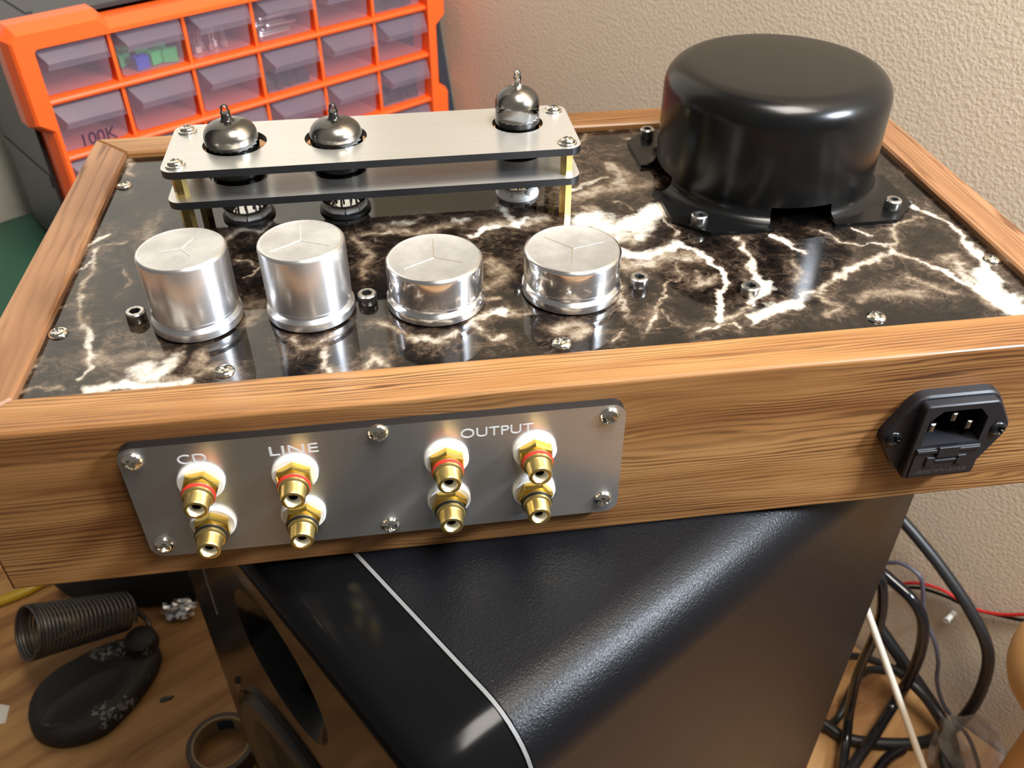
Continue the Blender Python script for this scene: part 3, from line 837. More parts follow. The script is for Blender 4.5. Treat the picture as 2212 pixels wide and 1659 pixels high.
# transformer cover: drawn steel dome with a cut flange at each corner
TX, TY, TR, TT, q = -0.9, 147.0, 48.9, 48.6 - MZ, 11.0
half = 54.0; nw = 13.3
ang_n = math.asin(nw / TR)
angs = []
for k in range(4):
    c = k * math.pi / 2
    angs += [c - ang_n, c - ang_n / 2, c, c + ang_n / 2] + [c + ang_n + (math.pi / 2 - 2 * ang_n) * j / 22 for j in range(22)]
prof = []
for k in range(7): t = k / 6 * math.pi / 2; prof.append((TR + 4.8 - 4.8 * math.sin(t), 1.6 + 4.8 - 4.8 * math.cos(t)))
prof += [(TR, 7.6), (TR, TT - q)]
for k in range(1, 11): t = k / 10 * math.pi / 2; prof.append((TR - q + q * math.sin(math.pi / 2 - t) , TT - q + q * math.cos(math.pi / 2 - t)))
prof += [(TR * 0.5, TT + 0.25), (0, TT + 0.35)]
def in_notch(a, t0, t1):
    m_ = (t0 + t1 + (2 * math.pi if t1 < t0 else 0)) / 2
    dd = abs((m_ + math.pi / 4) % (math.pi / 2) - math.pi / 4)
    return a < 7 and dd < ang_n
g = G(); g.lathe(prof, M=None, skip=in_notch, angs=angs)
for k in range(4):                                          # corner flanges
    c = k * math.pi / 2
    ch = 13.0
    arc = [(TR * math.cos(t), TR * math.sin(t)) for t in [math.pi / 2 - ang_n - (math.pi / 2 - 2 * ang_n) * j / 14 for j in range(15)]]
    poly = [(half, nw), (half, half - ch), (half - ch, half), (nw, half)] + arc
    M = Matrix.Rotation(c, 4, 'Z')
    g.prism(poly, 0, 1.6, 0.0, M)
tc = g.build('transformer_cover', 'transformer_paint', amp, L(TX, TY, MZ + 0.05), smooth=40)
tc['label'] = 'satin black drawn transformer cover'
tb = cap_bolt(3.5, 4.4, 1.9)
for k, (x, y) in enumerate([(-43.8, -45.2), (43.3, -43.6), (-43.2, 44.8), (43.2, 44.8)]):
    put(tb, 'bolt', tc, (x, y, 1.55), (0, 0, 0.2 + k))

# valve deck: two brushed plates on brass pillars
DXC, DYC = -177.3, 137.7
deck_poly = rrect(-261.2 - DXC, -93.4 - DXC, 114.6 - DYC, 161.0 - DYC, 5.5)
tubes = [(-234.6, 139.6, 13.0), (-193.4, 140.0, 12.9), (-116.3, 143.6, 10.9)]
holes = [list(reversed(circle(x - DXC, y - DYC, r, 48))) for x, y, r in tubes]
for z0, z1 in ((13.7, 16.8), (26.8, 29.9)):
    g = G(); g.prism(deck_poly, 0, z1 - z0, 0.0, mi=0, mi_side=1, holes=holes)
    o = g.build('deck_plate', ['brushed_aluminium', 'milled_edge_dark_reflection'], amp, L(DXC, DYC, z0), smooth=30)
    upper = o
dsc = screw_head(3.1, 1.7, flange=0.9, cross=0.6)
for k, (x, y) in enumerate([(-255.5, 120.6), (-99.0, 119.9), (-255.5, 154.0), (-99.0, 154.2)]):
    for z0, z1 in ((MZ + 0.02, 13.68), (16.82, 26.78)):
        g = G(); g.prism([(2.9 * math.cos(math.radians(60 * j + 20 * k)), 2.9 * math.sin(math.radians(60 * j + 20 * k))) for j in range(6)], 0, z1 - z0, 0.3)
        g.build('pillar', 'brass', amp, L(x, y, z0), smooth=20)
    put(dsc, 'screw', upper, (x - DXC, y - DYC, 29.92 - 26.8), (0, 0, 0.5 + 1.3 * k))

# valves
def valve(x, y, r, top, tip, base, silver, lean, sock, npin, smoky):
    zb = MZ + 0.05
    g = G()                                                 # socket in the plate
    g.lathe([(r * 1.02, 0), (r * 1.02, 1.0), (r * 0.9, 1.6), (0, 1.6)], 40, cap0=True)
    so = g.build('valve_socket', sock, amp, L(x, y, zb), smooth=40)
    for k in range(npin):
        t = 2 * math.pi * k / npin + 0.2
        M = Matrix.Rotation(t, 4, 'Z')
        g = G(); g.prism([(r * 0.70, -r * 0.25), (r * 0.86, -r * 0.27), (r * 0.86, r * 0.27), (r * 0.70, r * 0.25)], 1.6, 3.4, 0.1, M)
        g.build('contact', 'ceramic', so, smooth=0)
    z1 = base - zb; T = top - zb; P = tip - zb
    dome = r * 0.62 if smoky else r * 0.80
    prof = [(0, z1), (r * 0.62, z1), (r * 0.86, z1 + 0.9), (r * 0.97, z1 + 2.4), (r, z1 + 4.0), (r, T - dome)]
    for k in range(1, 9):
        t = k / 9 * math.pi / 2; prof.append((r * math.cos(t) ** (0.8 if smoky else 1.0), T - dome + dome * math.sin(t)))
    nb = P - T
    neck = [(r * 0.20, T + 0.2), (r * 0.17, T + nb * 0.28), (r * 0.19, T + nb * 0.5), (r * 0.14, T + nb * 0.64), (r * 0.15, T + nb * 0.80), (r * 0.09, T + nb * 0.93), (0, P)]
    prof2 = [p for p in prof if p[0] > r * 0.30 or p[1] < T - dome] + [(r * 0.27, T - 0.25)] + neck
    vo = G().lathe(prof2, 56).build('valve', 'tube_glass', amp, L(x, y, zb), smooth=50)
    vo.rotation_euler = lean
    rin = r * 0.965                                         # silvered flash inside the dome
    zs = silver - zb
    pf = [(rin, zs)] + [(q_[0] * 0.965, q_[1] - 0.25) for q_ in prof2 if q_[1] > zs + 0.2 and q_[1] < T + 0.0]
    pf = [p for p in pf if p[0] > r * 0.25] + [(r * 0.22, T - 0.1)]
    G().lathe(pf, 56).build('getter_flash', 'getter_silver', vo, smooth=50)
    if smoky: G().lathe([(r * 0.40, T - 1.05), (r * 0.27, T - 0.2), (r * 0.21, T + 0.3), (r * 0.175, T + nb * 0.28), (r * 0.185, T + nb * 0.42), (0, T + nb * 0.45)], 40).build('pip', 'getter_smoke', vo, smooth=50)
    else: G().lathe([(r * 0.25, T - 0.3), (r * 0.20, T + 0.3), (r * 0.175, T + nb * 0.3), (r * 0.19, T + nb * 0.5), (0, T + nb * 0.6)], 40).build('pip', 'getter_silver', vo, smooth=50)
    za, zc = (zs - 2.2, z1 + 8) if smoky else (zs - 6.6, z1 + 7)
    g = G(); g.prism(rrect(-r * 0.80, r * 0.80, -r * 0.80, r * 0.80, r * 0.62, 5), zc, za, 0.4); g.build('anode', 'anode_black', vo, smooth=30)
    for zz in (za + 0.2, zc - 0.9):
        g = G(); g.prism([(r * 0.93 * (1 if j % 2 else 0.9) * math.cos(j * math.pi / 18), r * 0.93 * (1 if j % 2 else 0.9) * math.sin(j * math.pi / 18)) for j in range(36)], zz, zz + 0.5); g.build('mica_disc', 'mica', vo, smooth=0)
    g = G()
    for k in range(npin):
        t = 2 * math.pi * k / npin + 0.5
        g.tube([(r * 0.45 * math.cos(t), r * 0.45 * math.sin(t), z1 + 0.4), (r * 0.52 * math.cos(t), r * 0.52 * math.sin(t), zc)], 0.45, 6)
    g.build('lead_wires', 'steel', vo, smooth=40)
valve(-234.6, 139.6, 10.9, 40.0, 46.6, 0.9, 31.5, (0.0, -0.03, 0), 'socket_dark', 9, True)
valve(-193.2, 140.0, 10.9, 38.0, 44.6, 0.9, 30.5, (0, 0, 0), 'socket_dark', 9, True)
valve(-116.4, 143.6, 9.5, 46.3, 53.0, 0.6, 38.6, (0, 0, 0), 'ceramic', 7, False)

# connector plate with the phono sockets (faces the viewer, -y)
RX = (math.pi / 2, 0, 0)                                    # local z -> -y
g = G(); g.prism(rrect(-82, 82, -25.3, 25.3, 5.0), 0, 3.5, 0.0, mi=0, mi_side=1)
cp = g.build('connector_plate', ['brushed_aluminium', 'milled_edge_dark_reflection'], amp, L(-182.4, -0.05, -32.4), rot=RX, smooth=30)
psc = screw_head(3.45, 2.2, cross=0.6, mat='nickel')
for k, (x, z) in enumerate([(-259.9, -12.2), (-259.4, -51.6), (-182.5, -9.6), (-182.3, -53.2), (-106.0, -11.6), (-106.0, -51.0)]):
    put(psc, 'screw', cp, (x + 182.4, z + 32.4, 3.45), (0, 0, 0.4 + 0.9 * k))
def lettering(body, x, z, h, parent, zoff, mat, name='lettering', squeeze=None):
    me = text_mesh(body, h, 0.05); me.materials.clear(); me.materials.append(MATS[mat])
    o = place(name, me, parent, (x, z, zoff))
    if squeeze:
        wdt = max(v.co.x for v in me.vertices) - min(v.co.x for v in me.vertices)
        o.scale.x = squeeze * S / wdt
    return o
lettering('CD', -246.8 + 182.4, -15.6 + 32.4, 3.9, cp, 3.52, 'engraving', squeeze=9.0)
lettering('LINE', -218.3 + 182.4, -15.6 + 32.4, 3.9, cp, 3.52, 'engraving', squeeze=15.5)
lettering('OUTPUT', -156.2 + 182.4, -15.6 + 32.4, 3.9, cp, 3.52, 'engraving', squeeze=24.2)

def phono(x, z, ringmat, hexrot):
    g = G()                                                 # gilded body, axis +z
    g.lathe([(4.6, 4.6), (4.6, 5.6), (5.0, 5.7), (5.0, 6.3)], 40)
    g.lathe([(5.05, 7.3), (5.05, 8.0), (4.75, 8.3), (4.2, 8.4), (4.02, 8.8), (3.95, 12.6), (3.7, 13.2), (3.3, 13.4), (2.7, 13.35), (2.45, 13.0)], 40)
    o = g.build('phono_socket', 'gold_satin', amp, L(x, -3.55, z), rot=RX, smooth=40)
    G().lathe([(5.0, 6.3), (5.35, 6.4), (5.35, 7.2), (5.05, 7.3)], 40).build('colour_ring', ringmat, o, smooth=40)
    G().lathe([(7.5, 0), (7.5, 1.2), (7.1, 1.7), (5.0, 1.7)], 48, cap0=True).build('washer', 'nylon_white', o, smooth=40)
    g = G(); hx = [(6.25 * math.cos(math.radians(60 * k + hexrot)), 6.25 * math.sin(math.radians(60 * k + hexrot))) for k in range(6)]
    g.prism(hx, 1.7, 4.7, 0.45); g.build('nut', 'gold', o, smooth=20)
    G().lathe([(2.45, 13.0), (1.55, 11.4), (1.5, 11.2)], 32).build('insulator', 'teflon_cream', o, smooth=40)
    G().lathe([(1.5, 11.2), (1.5, 9.2), (0, 9.2)], 24).build('contact', 'hole_dark', o, smooth=40)
for k, x in enumerate((-241.1, -211.0, -161.1, -131.2)):
    phono(x, -23.7, 'ring_red', (8, 30, 30, 32)[k])
    phono(x, -42.9, 'ring_black', (27, 12, 10, 6)[k])

# mains inlet with fuse drawer (faces the viewer)
o_in = None
g = G()
fl = rounded([(-25.3, 0.2), (-14.2, -18.6), (16.0, -18.6), (25.3, 0.2), (14.4, 18.6), (-15.0, 18.6)], 4.0, 4)
socket = [(-11.0, -1.5), (11.0, -1.5), (11.0, 9.8), (7.0, 14.2), (-7.0, 14.2), (-11.0, 9.8)]
opening = list(reversed(socket))
g.prism(fl, 0, 4.2, 0.7, holes=[opening])
blk = rrect(-14.0, 14.0, -18.2, 17.0, 1.6, 3)
g2 = G(); g2.prism(blk, 4.2, 7.8, 0.5, holes=[opening])
inl = g.build('mains_inlet', 'inlet_plastic', amp, L(IX, -0.03, IZ), rot=RX, smooth=30)
inl['label'] = 'black mains inlet with fuse drawer'
g2.build('rim', 'inlet_plastic', inl, smooth=30)
g = G(); K = g.pts([(x, y, 0.1) for x, y in socket] + [(x, y, -13.5) for x, y in socket])
for j in range(6): g.face((K + j, K + (j + 1) % 6, K + 6 + (j + 1) % 6, K + 6 + j))
g.face([K + 6 + j for j in range(6)]); g.build('cavity', 'inlet_plastic', inl, smooth=0)
for x, y in ((-7.0, 4.2), (0, 8.6), (7.0, 4.2)):
    G().box(x - 1.0, x + 1.0, y - 2.0, y + 2.0, -13.4, 5.4, 0.5).build('pin', 'steel', inl, smooth=20)
g = G(); g.box(-12.2, 12.2, -16.6, -3.0, 7.8, 8.3, 0.2); fd = g.build('fuse_drawer', 'inlet_plastic', inl, smooth=20)
for a in ((-12.0, -3.6, -5.0, -3.4, 8.3, 8.9), (3.6, 12.0, -5.0, -3.4, 8.3, 8.9), (-4.2, 4.2, -7.2, -2.2, 8.3, 9.2), (-7.4, -4.2, -11.6, -7.0, 8.3, 8.9), (4.6, 7.8, -11.6, -7.0, 8.3, 8.9), (-4.0, 4.4, -10.0, -8.6, 8.3, 8.8)):
    G().box(*a, 0.2).build('latch', 'inlet_plastic', fd, smooth=20)
lettering('USE ONLY WITH A 250V FUSE', -9.6, -15.2, 1.3, fd, 8.32, 'emboss', squeeze=19.5)
bsc = screw_head(3.2, 1.6, cross=0.6, mat='black_screw')
for x in (-20, 20): put(bsc, 'screw', inl, (x, 0.1, 4.15), (0, 0, 0.5))

# ------------------------------------------------------------------ orange drawer cabinet on a green storage box
CA = math.radians(34.31)
CO = (-411.3, 428.8, -14.0)                                 # upper corner of the drawer grid, millimetres
PW, PH, NC, NR = 56.0, 41.7, 6, 4
CZ = -(NR * PH + 14.5)                                      # underside of the cabinet, below the grid corner
cab = thing('drawer_cabinet', 'orange fronted parts cabinet with rows of frosted drawers and a black body', 'cabinet', W(CO[0], CO[1], CO[2] + CZ), CA)
def C(x, y, z): return (x, y, z - CZ)                       # grid millimetres -> cabinet local
GW, GH = NC * PW, NR * PH
# front frame, wider at the four corners
bw, bh = 22.0, 11.5
o1, o2 = 12.0, 4.0
bl, ol_ = 14.0, 4.5                                         # the near side edge shows its flank
outl = [(-bl, -GH - bh), (52, -GH - bh), (58, -GH - bh + 7.5), (GW - 58, -GH - bh + 7.5), (GW - 52, -GH - bh), (GW + bw - 2, -GH - bh),
        (GW + bw - 1, -GH + 47), (GW + o1 - 1, -GH + 54), (GW + o1 - 1, -60), (GW + bw - 1, -52), (GW + bw - 1, 9), (GW + bw - 10, bh),
        (GW - 52, bh), (GW - 58, o2), (58, o2), (52, bh), (-bl + 7, bh), (-bl, 4), (-bl, -56), (-ol_, -63), (-ol_, -GH + 38), (-bl, -GH + 31)]
inn = rrect(3.0, GW - 2.0, -GH + 1.0, -4.0, 3.0, 3)
g = G()
loops = [(outl, 16.0), (outl, 2.0), (inset(outl, 3.2), -6.0), (inset(outl, 5.0), -8.0)]
K = [g.pts([C(x, y, z) for x, z in p]) for p, y in loops]; m = len(outl)
for a in range(len(K) - 1):
    for j in range(m): g.face((K[a] + j, K[a] + (j + 1) % m, K[a + 1] + (j + 1) % m, K[a + 1] + j))
I0 = g.pts([C(x, -8.0, z) for x, z in inn]); I1 = g.pts([C(x, 16.0, z) for x, z in inn]); q = len(inn)
for j in range(q): g.face((I0 + j, I0 + (j + 1) % q, I1 + (j + 1) % q, I1 + j))
po = loops[-1][0]
cont = [[Vector((x, z, 0)) for x, z in po], [Vector((x, z, 0)) for x, z in inn]]
idx = [K[-1] + j for j in range(m)] + [I0 + j for j in range(q)]
for t in tessellate_polygon(cont): g.face([idx[x] for x in t])
g.build('front_frame', 'orange_plastic', cab, smooth=20)
g = G()                                                     # black body: open box behind the frame
x0, x1, z0, z1 = -8.0, GW + 14.0, -GH - bh, bh - 1.5
for a in ((x0, x1, 14, 118, z1 - 3, z1), (x0, x1, 14, 118, z0, z0 + 3), (x0, x0 + 3, 14, 118, z0, z1), (x1 - 3, x1, 14, 118, z0, z1), (x0, x1, 115, 118, z0, z1)):
    p, r_ = C(a[0], a[2], a[4]), C(a[1], a[3], a[5]); g.box(p[0], r_[0], p[1], r_[1], p[2], r_[2])
g.build('body', 'cabinet_black', cab, smooth=20)
for a in ((x0 - 1.2, x0, 16, 117, -110, -100),):
    p, r_ = C(a[0], a[2], a[4]), C(a[1], a[3], a[5]); G().box(p[0], r_[0], p[1], r_[1], p[2], r_[2], 0.5).build('side_rib', 'cabinet_black', cab, smooth=20)
for xa in (14, 96, 178, 260):
    p, r_ = C(xa, 26, z1), C(xa + 5, 100, z1 + 1.2); G().box(p[0], r_[0], p[1], r_[1], p[2], r_[2], 0.4).build('top_rib', 'cabinet_black', cab, smooth=20)
# shelves with rounded front edges, and dividers
def shelf_mesh():
    sec_ = [(-1.5, 2.2), (-4.4, 1.6), (-5.4, 0.0), (-4.6, -1.8), (-1.5, -2.6), (100, -1.0), (100, 1.0)]
    g = G(); g.loops([[C(xx, y, z) for y, z in sec_] for xx in (2.5, GW - 1.5)]); return g.build('shelf', 'orange_plastic', cab, smooth=40)
sh = shelf_mesh(); sh.location.z = -1 * PH * S
for k in (2, 3): sub('shelf', sh, cab, (0, 0, -k * PH))
g = G(); p, r_ = C(-1.3, -2.2, -PH + 2.0), C(1.3, 100, -2.0); g.box(p[0], r_[0], p[1], r_[1], p[2], r_[2], 0.4)
dv = g.build('divider', 'orange_plastic', cab, smooth=30); dv.location.x = PW * S
for r in range(NR):
    for k in range(1, NC):
        if r == 0 and k == 1: continue
        sub('divider', dv, cab, (k * PW, 0, -r * PH))
# one drawer: shallow box with a slanting finger lip across the front
wd, dz0, dz1 = PW - 5.0, -PH + 3.2, -3.6
g = G()
xa, xb = -wd / 2, wd / 2
lowr = rounded([(xa + 1.5, dz0), (xb - 1.5, dz0), (xb, dz1), (xa, dz1)], 3.0, 3)
K0 = g.pts([(x, 1.5, z) for x, z in lowr]); m = len(lowr)
g.face([K0 + j for j in range(m)])
K1 = g.pts([(x, 96, z) for x, z in lowr])
for j in range(m):
    if max(lowr[j][1], lowr[(j + 1) % m][1]) > dz1 - 0.5 and min(lowr[j][1], lowr[(j + 1) % m][1]) > dz1 - 4: continue
    g.face((K0 + j, K0 + (j + 1) % m, K1 + (j + 1) % m, K1 + j))
g.face([K1 + j for j in range(m)])
# finger lip: wide on top, tapering and slanting outwards towards its lower edge
zt, zm, zl = dz1, dz1 - 11.0, dz1 - 15.5
rowA = [(xa, 1.2, zt), (xb, 1.2, zt)]
lip = [[(xa, 1.2, zt), (xb, 1.2, zt)], [(xa + 0.5, -2.0, zt - 0.6), (xb - 0.5, -2.0, zt - 0.6)], [(xa + 6.5, -10.0, zm), (xb - 3.0, -10.0, zm)], [(xa + 5.0, -9.4, zl), (xb - 2.0, -9.4, zl)], [(xa + 1.0, 1.3, zl + 1.0), (xb - 0.5, 1.3, zl + 1.0)]]
kk = [g.pts(r) for r in lip]
for a in range(3): g.face((kk[a], kk[a] + 1, kk[a + 1] + 1, kk[a + 1]))
for sgn in (0, 1): g.face([kk[a] + sgn for a in (0, 1, 2, 3, 4)])
dr = g.build('drawer', 'drawer_frosted', cab, C(PW / 2, 0, 0), smooth=30)
for r in range(NR):
    for c in range(NC):
        if (r, c) == (0, 0): continue
        sub('drawer', dr, cab, C(PW * (c + 0.5), 0, -r * PH))
hand = [ch for ch in cab.children if ch.name.startswith('drawer') and abs(ch.location.x - PW / 2 * S) < 1e-4 and abs(ch.location.z - C(0, 0, -PH)[2] * S) < 1e-4][0]
me = text_mesh('100K', 9.0, 0.03); me.materials.clear(); me.materials.append(MATS['marker_ink'])
place('handwriting', me, hand, (-12, 1.2, -38.0), (math.pi / 2, 0, 0))

# loose parts lying in the drawers
ROOTC = W(CO[0], CO[1], CO[2])
def in_cab(x, y, z):
    return ROOTC + Matrix.Rotation(CA, 3, 'Z') @ Vector((x * S, y * S, z * S))
rnd = random.Random(4)
def floor_of(r): return -r * PH - PH + 3.4
def terminal(mat):
    g = G(); g.box(-5.2, 5.2, -4.2, 4.2, 0, 9.0, 0.5)
    for s_ in (-1, 1): g.lathe([(1.7, 9.0), (1.7, 9.3), (1.2, 9.3), (1.2, 8.6), (0, 8.6)], 12, Matrix.Translation((s_ * 2.6, 0, 0)))
    return g.build('terminal_block', mat, smooth=30)
tg = terminal('terminal_green'); tbu = terminal('terminal_blue')
spots = [(PW + 34, 14, 0, 0.3, tg), (PW + 46, 11, 0, -0.5, tg), (PW + 22, 11, 0, 0.15, tbu), (PW + 14, 26, 0, 0.4, tg), (PW + 30, 27, 0, 0.0, tg), (PW + 43, 26, 0, 0.6, tg), (PW + 20, 40, 0, 0.2, tg)]
lab = ['green terminal block leaning beside the blue one in an upper drawer', 'green terminal block lying apart at the drawer front, turned askew', 'blue terminal block at the front of an upper drawer']
u = {}
for k, (x, y, zz, a, src) in enumerate(spots):
    o = src if src.name not in u else src.copy()
    if src.name in u: COL.objects.link(o)
    u[src.name] = 1
    o.location = in_cab(x, y, floor_of(0) + 0.1); o.rotation_euler = (0, 0, CA + a)
    if k < 3: tag(o, lab[k], 'terminal block', 'terminal blocks in the upper drawer')
    else: tag(o, 'green terminal block farther back in the upper drawer', 'terminal block', 'terminal blocks in the upper drawer')
# machine screws
g = G(); M = Matrix.Rotation(math.pi / 2, 4, 'Y')
g.lathe([(0, -1.8), (2.2, -1.8), (2.7, -0.8), (2.7, 0.0), (1.4, 0.0), (1.4, 26), (1.1, 26.6), (0, 26.6)], 14, M)
ms = g.build('machine_screw', 'zinc_bright', smooth=35)
for k in range(11):
    o = ms if k == 0 else ms.copy()
    if k: COL.objects.link(o)
    lay = k // 5
    o.location = in_cab(3 * PW + 9 + 3.6 * (k % 3) + rnd.uniform(-1, 1), 6 + 6.2 * (k % 5) + lay * 2.6, floor_of(0) + 3.0 + lay * 5.6)
    o.rotation_euler = (0, rnd.uniform(-0.03, 0.03), CA + rnd.uniform(-0.06, 0.06))
    tag(o, 'bright zinc machine screw piled with others in one top drawer', 'screw', 'machine screws in a top drawer')
# small components with leads, dark clips
g = G(); g.box(-2.2, 2.2, -1.2, 1.2, 0, 5.0, 0.3)
for s_ in (-1, 1): g.tube([(s_ * 1.2, 0, 5.0), (s_ * 1.2, 0, 15)], 0.35, 6)
lc = g.build('leaded_component', 'lead_tin', smooth=30)
for k in range(5):
    o = lc if k == 0 else lc.copy()
    if k: COL.objects.link(o)
    o.location = in_cab(2 * PW + 13 + 5.6 * k, 12 + (k % 2) * 6, floor_of(0) + 0.1); o.rotation_euler = (0, 0, CA + 0.5 * k)
    tag(o, 'pale leaded component standing in the top drawer beside the screws', 'component', 'leaded components in a top drawer')
def dark_bits(r, c, nn, what, w0=8, w1=46, mesh=[None]):
    for k in range(nn):
        if mesh[0] is None:
            g = G(); g.box(-5.5, 5.5, -4.5, 4.5, 0, 8, 1.2); g.lathe([(3, 8), (3, 11), (2.2, 11.5), (0, 11.5)], 14)
            o = g.build('black_knob', 'component_black', smooth=30); mesh[0] = o.data
        else:
            o = bpy.data.objects.new('black_knob', mesh[0]); COL.objects.link(o)
        lay = k // 4
        o.location = in_cab(c * PW + w0 + (w1 - w0) * (k % 4) / 3.4 + lay * 3, 10 + lay * 13 + rnd.uniform(-1, 1), floor_of(r) + 0.1); o.rotation_euler = (0, 0, CA + rnd.uniform(-0.4, 0.4))
        tag(o, what, 'knob', what)
dark_bits(1, 3, 8, 'small black part heaped in the darkest second row drawer')
dark_bits(2, 5, 6, 'small black part in the end drawer of the third row')
dark_bits(0, 5, 4, 'small black part in the end drawer of the top row', 12, 44)

tote = thing('storage_tote', 'dark green plastic storage tote underneath the orange drawer cabinet', 'storage box', W(CO[0], CO[1], TABLE), CA)
TH = CO[2] + CZ - TABLE
x0, x1, y0, y1 = -120, GW + 8, -24, 150
G().loops([[(x, y, z) for x, y in rrect(x0 + i_, x1 - i_, y0 + i_, y1 - i_, 14, 5)] for z, i_ in ((0, 12), (TH - 34, 2), (TH - 30, 2))]).build('tub', 'tote_green', tote, smooth=40)
G().loops([[(x, y, z) for x, y in rrect(x0 - 4 + i_, x1 + 4 - i_, y0 - 4 + i_, y1 + 4 - i_, 16, 5)] for z, i_ in ((TH - 30, 2), (TH - 28, 0), (TH - 8, 0), (TH - 4, 4), (TH - 3.5, 10), (TH - 0.05, 14))]).build('lid', 'tote_green', tote, smooth=40)
for s_ in (x0 - 4.5, x1 + 1.5): G().box(s_, s_ + 3, 40, 90, TH - 60, TH - 22, 0.8).build('latch', 'tote_green', tote, smooth=30)

# dark strip of trim leaning in the corner behind the cabinet
a, b = W(-78, 600, TABLE + 6), W(-128, 655, -40)
g = G(); dd = (Vector(b) - Vector(a)) / S
st = []
for t in (0, 1):
    p = dd * t; st.append([tuple(p + Vector(v)) for v in ((-4.5, -3, 0), (4.5, -3, 0), (4.5, 3, 0), (-4.5, 3, 0))])
g.loops(st)
o = g.build('trim_strip', 'strip_dark', None, a, smooth=0)
tag(o, 'long dark trim strip leaning in the corner beside the orange cabinet', 'strip')

# ------------------------------------------------------------------ bench, viewer's left: soldering stand, foil, tape and scraps
ss = thing('soldering_stand', 'black cast soldering iron stand with coiled wire holder on the plywood', 'soldering stand', W(-446, 226, TABLE))
def SL(x, y, z): return (x + 446, y - 226, z - TABLE)
ol = [(-494, 212), (-483, 188), (-458, 179), (-430, 186), (-412, 210), (-400, 236), (-398, 256), (-410, 270), (-432, 272), (-458, 262), (-482, 246), (-493, 230)]
ol = rounded(ol, 12, 4)
ol = [(x + 446, y - 226) for x, y in ol]
G().loops([[(x, y, z) for x, y in inset(ol, i_)] for z, i_ in ((0, 2), (3, 0), (9, 0), (13.5, 2), (16, 6), (16.6, 9))]).build('base', 'iron_black', ss, smooth=40)
well = [(-448 + 446 + 30 * math.cos(t) * 0.95 + 8 * math.sin(t), 214 - 226 + 22 * math.sin(t) + 10 * math.cos(t)) for t in [2 * math.pi * k / 36 for k in range(36)]]
G().loops([[(x, y, z) for x, y in inset(well, i_)] for z, i_ in ((16.3, -1.0), (17.8, 0.4), (17.8, 2.5), (16.75, 4.0))]).build('sponge_well', 'iron_black', ss, smooth=40)
ca_, cb_ = Vector(SL(-482, 240, TABLE + 70)), Vector(SL(-425, 282, TABLE + 33))
ax = (cb_ - ca_).normalized(); s1 = ax.cross(Vector((0, 0, 1))).normalized(); s2 = ax.cross(s1)
pth = []; turns = 24
for k in range(turns * 20 + 1):
    t = k / (turns * 20); a = 2 * math.pi * turns * t
    rr = 21.0 - 5.5 * t
    tt = t ** 1.15
    pth.append(ca_ + (cb_ - ca_) * tt + s1 * rr * math.cos(a) + s2 * rr * math.sin(a))
G().tube(pth, 1.3, 6).build('wire_coil', 'spring_steel', ss, smooth=60)
G().tube(spline([SL(-414, 264, TABLE + 14), SL(-408, 270, TABLE + 20), SL(-412, 278, TABLE + 26), SL(-424, 281, TABLE + 46)], 6), 2.0, 8).build('stem', 'spring_steel', ss, smooth=60)
G().lathe([(13, 0), (13.5, 2), (12.5, 10), (9, 13), (0, 13.5)], 24).build('boss', 'iron_black', ss, SL(-412, 258, TABLE + 16), smooth=40)

def blob(name, mat, c, sx, sy, sz, seed, amp_, sub_=3, flatb=True, smooth=0):
    bm = bmesh.new(); bmesh.ops.create_icosphere(bm, subdivisions=sub_, radius=1.0)
    r0 = random.Random(seed)
    for v in bm.verts:
        k = 1 + r0.uniform(-amp_, amp_); v.co *= k
        z = v.co.z
        if flatb: z = max(z, -0.62)
        v.co = Vector((v.co.x * sx * S, v.co.y * sy * S, (z + 0.62) * sz * S))
    me = bpy.data.meshes.new(name); bm.to_mesh(me); bm.free(); me.materials.append(MATS[mat])
    if smooth: me.polygons.foreach_set('use_smooth', [True] * len(me.polygons))
    return place(name, me, None, c)
tag(blob('foil_ball', 'foil', W(-391, 300, TABLE), 15, 10, 10, 3, 0.20), 'crumpled ball of aluminium foil beside the loudspeaker', 'foil')
tag(blob('dark_object', 'dull_black', W(-418, 332, TABLE), 78, 28, 44, 9, 0.05, 3, True, 1), 'black rounded object behind the wire coil', 'pouch')  # stand-in for the unidentified black patch behind the coil

tp = thing('tape_roll', 'dark brown tape roll lying beside the glossy front of the loudspeaker', 'tape roll', W(-338, 160, TABLE))
G().lathe([(21.5, 0), (25, 0), (25.5, 0.6), (25.5, 17.4), (25, 18), (21.5, 18)], 48).build('tape', 'tape_brown', tp, smooth=40)
G().lathe([(21.5, 18.2), (20.0, 18.2), (20.0, -0.0), (21.5, 0)], 48).build('core', 'tape_core', tp, smooth=40)
g = G(); A_ = [math.radians(q_) for q_ in range(72, 112, 4)]
K = g.pts([(19.9 * math.cos(t), 19.9 * math.sin(t), 3) for t in A_] + [(19.9 * math.cos(t), 19.9 * math.sin(t), 15) for t in A_]); m = len(A_)
for j in range(m - 1): g.face((K + j, K + j + 1, K + m + j + 1, K + m + j))
g.build('sticker', 'label_teal', tp, smooth=40)
g = G(); g.prism(rounded([(-5, -1.6), (3, -2.2), (6, 0.2), (2, 1.0), (-1, 2.4), (-5.5, 1.6)], 0.8, 2), 0, 1.6, 0.4)
tag(g.build('insulation_scrap', 'component_black', None, W(-390, 215, TABLE), rot=(0, 0, 0.3)), 'tiny black scrap of insulation lying alone on the bare plywood', 'scrap')
g = G(); g.prism([(-8, -7), (7, -9), (9, 6), (2, 10), (-9, 8)], 0, 0.5, 0)
tag(g.build('paper_scrap', 'paper_white', None, W(-521, 218, TABLE), rot=(0, 0, 0.2), smooth=0), 'torn white paper scrap near the soldering stand base', 'paper')
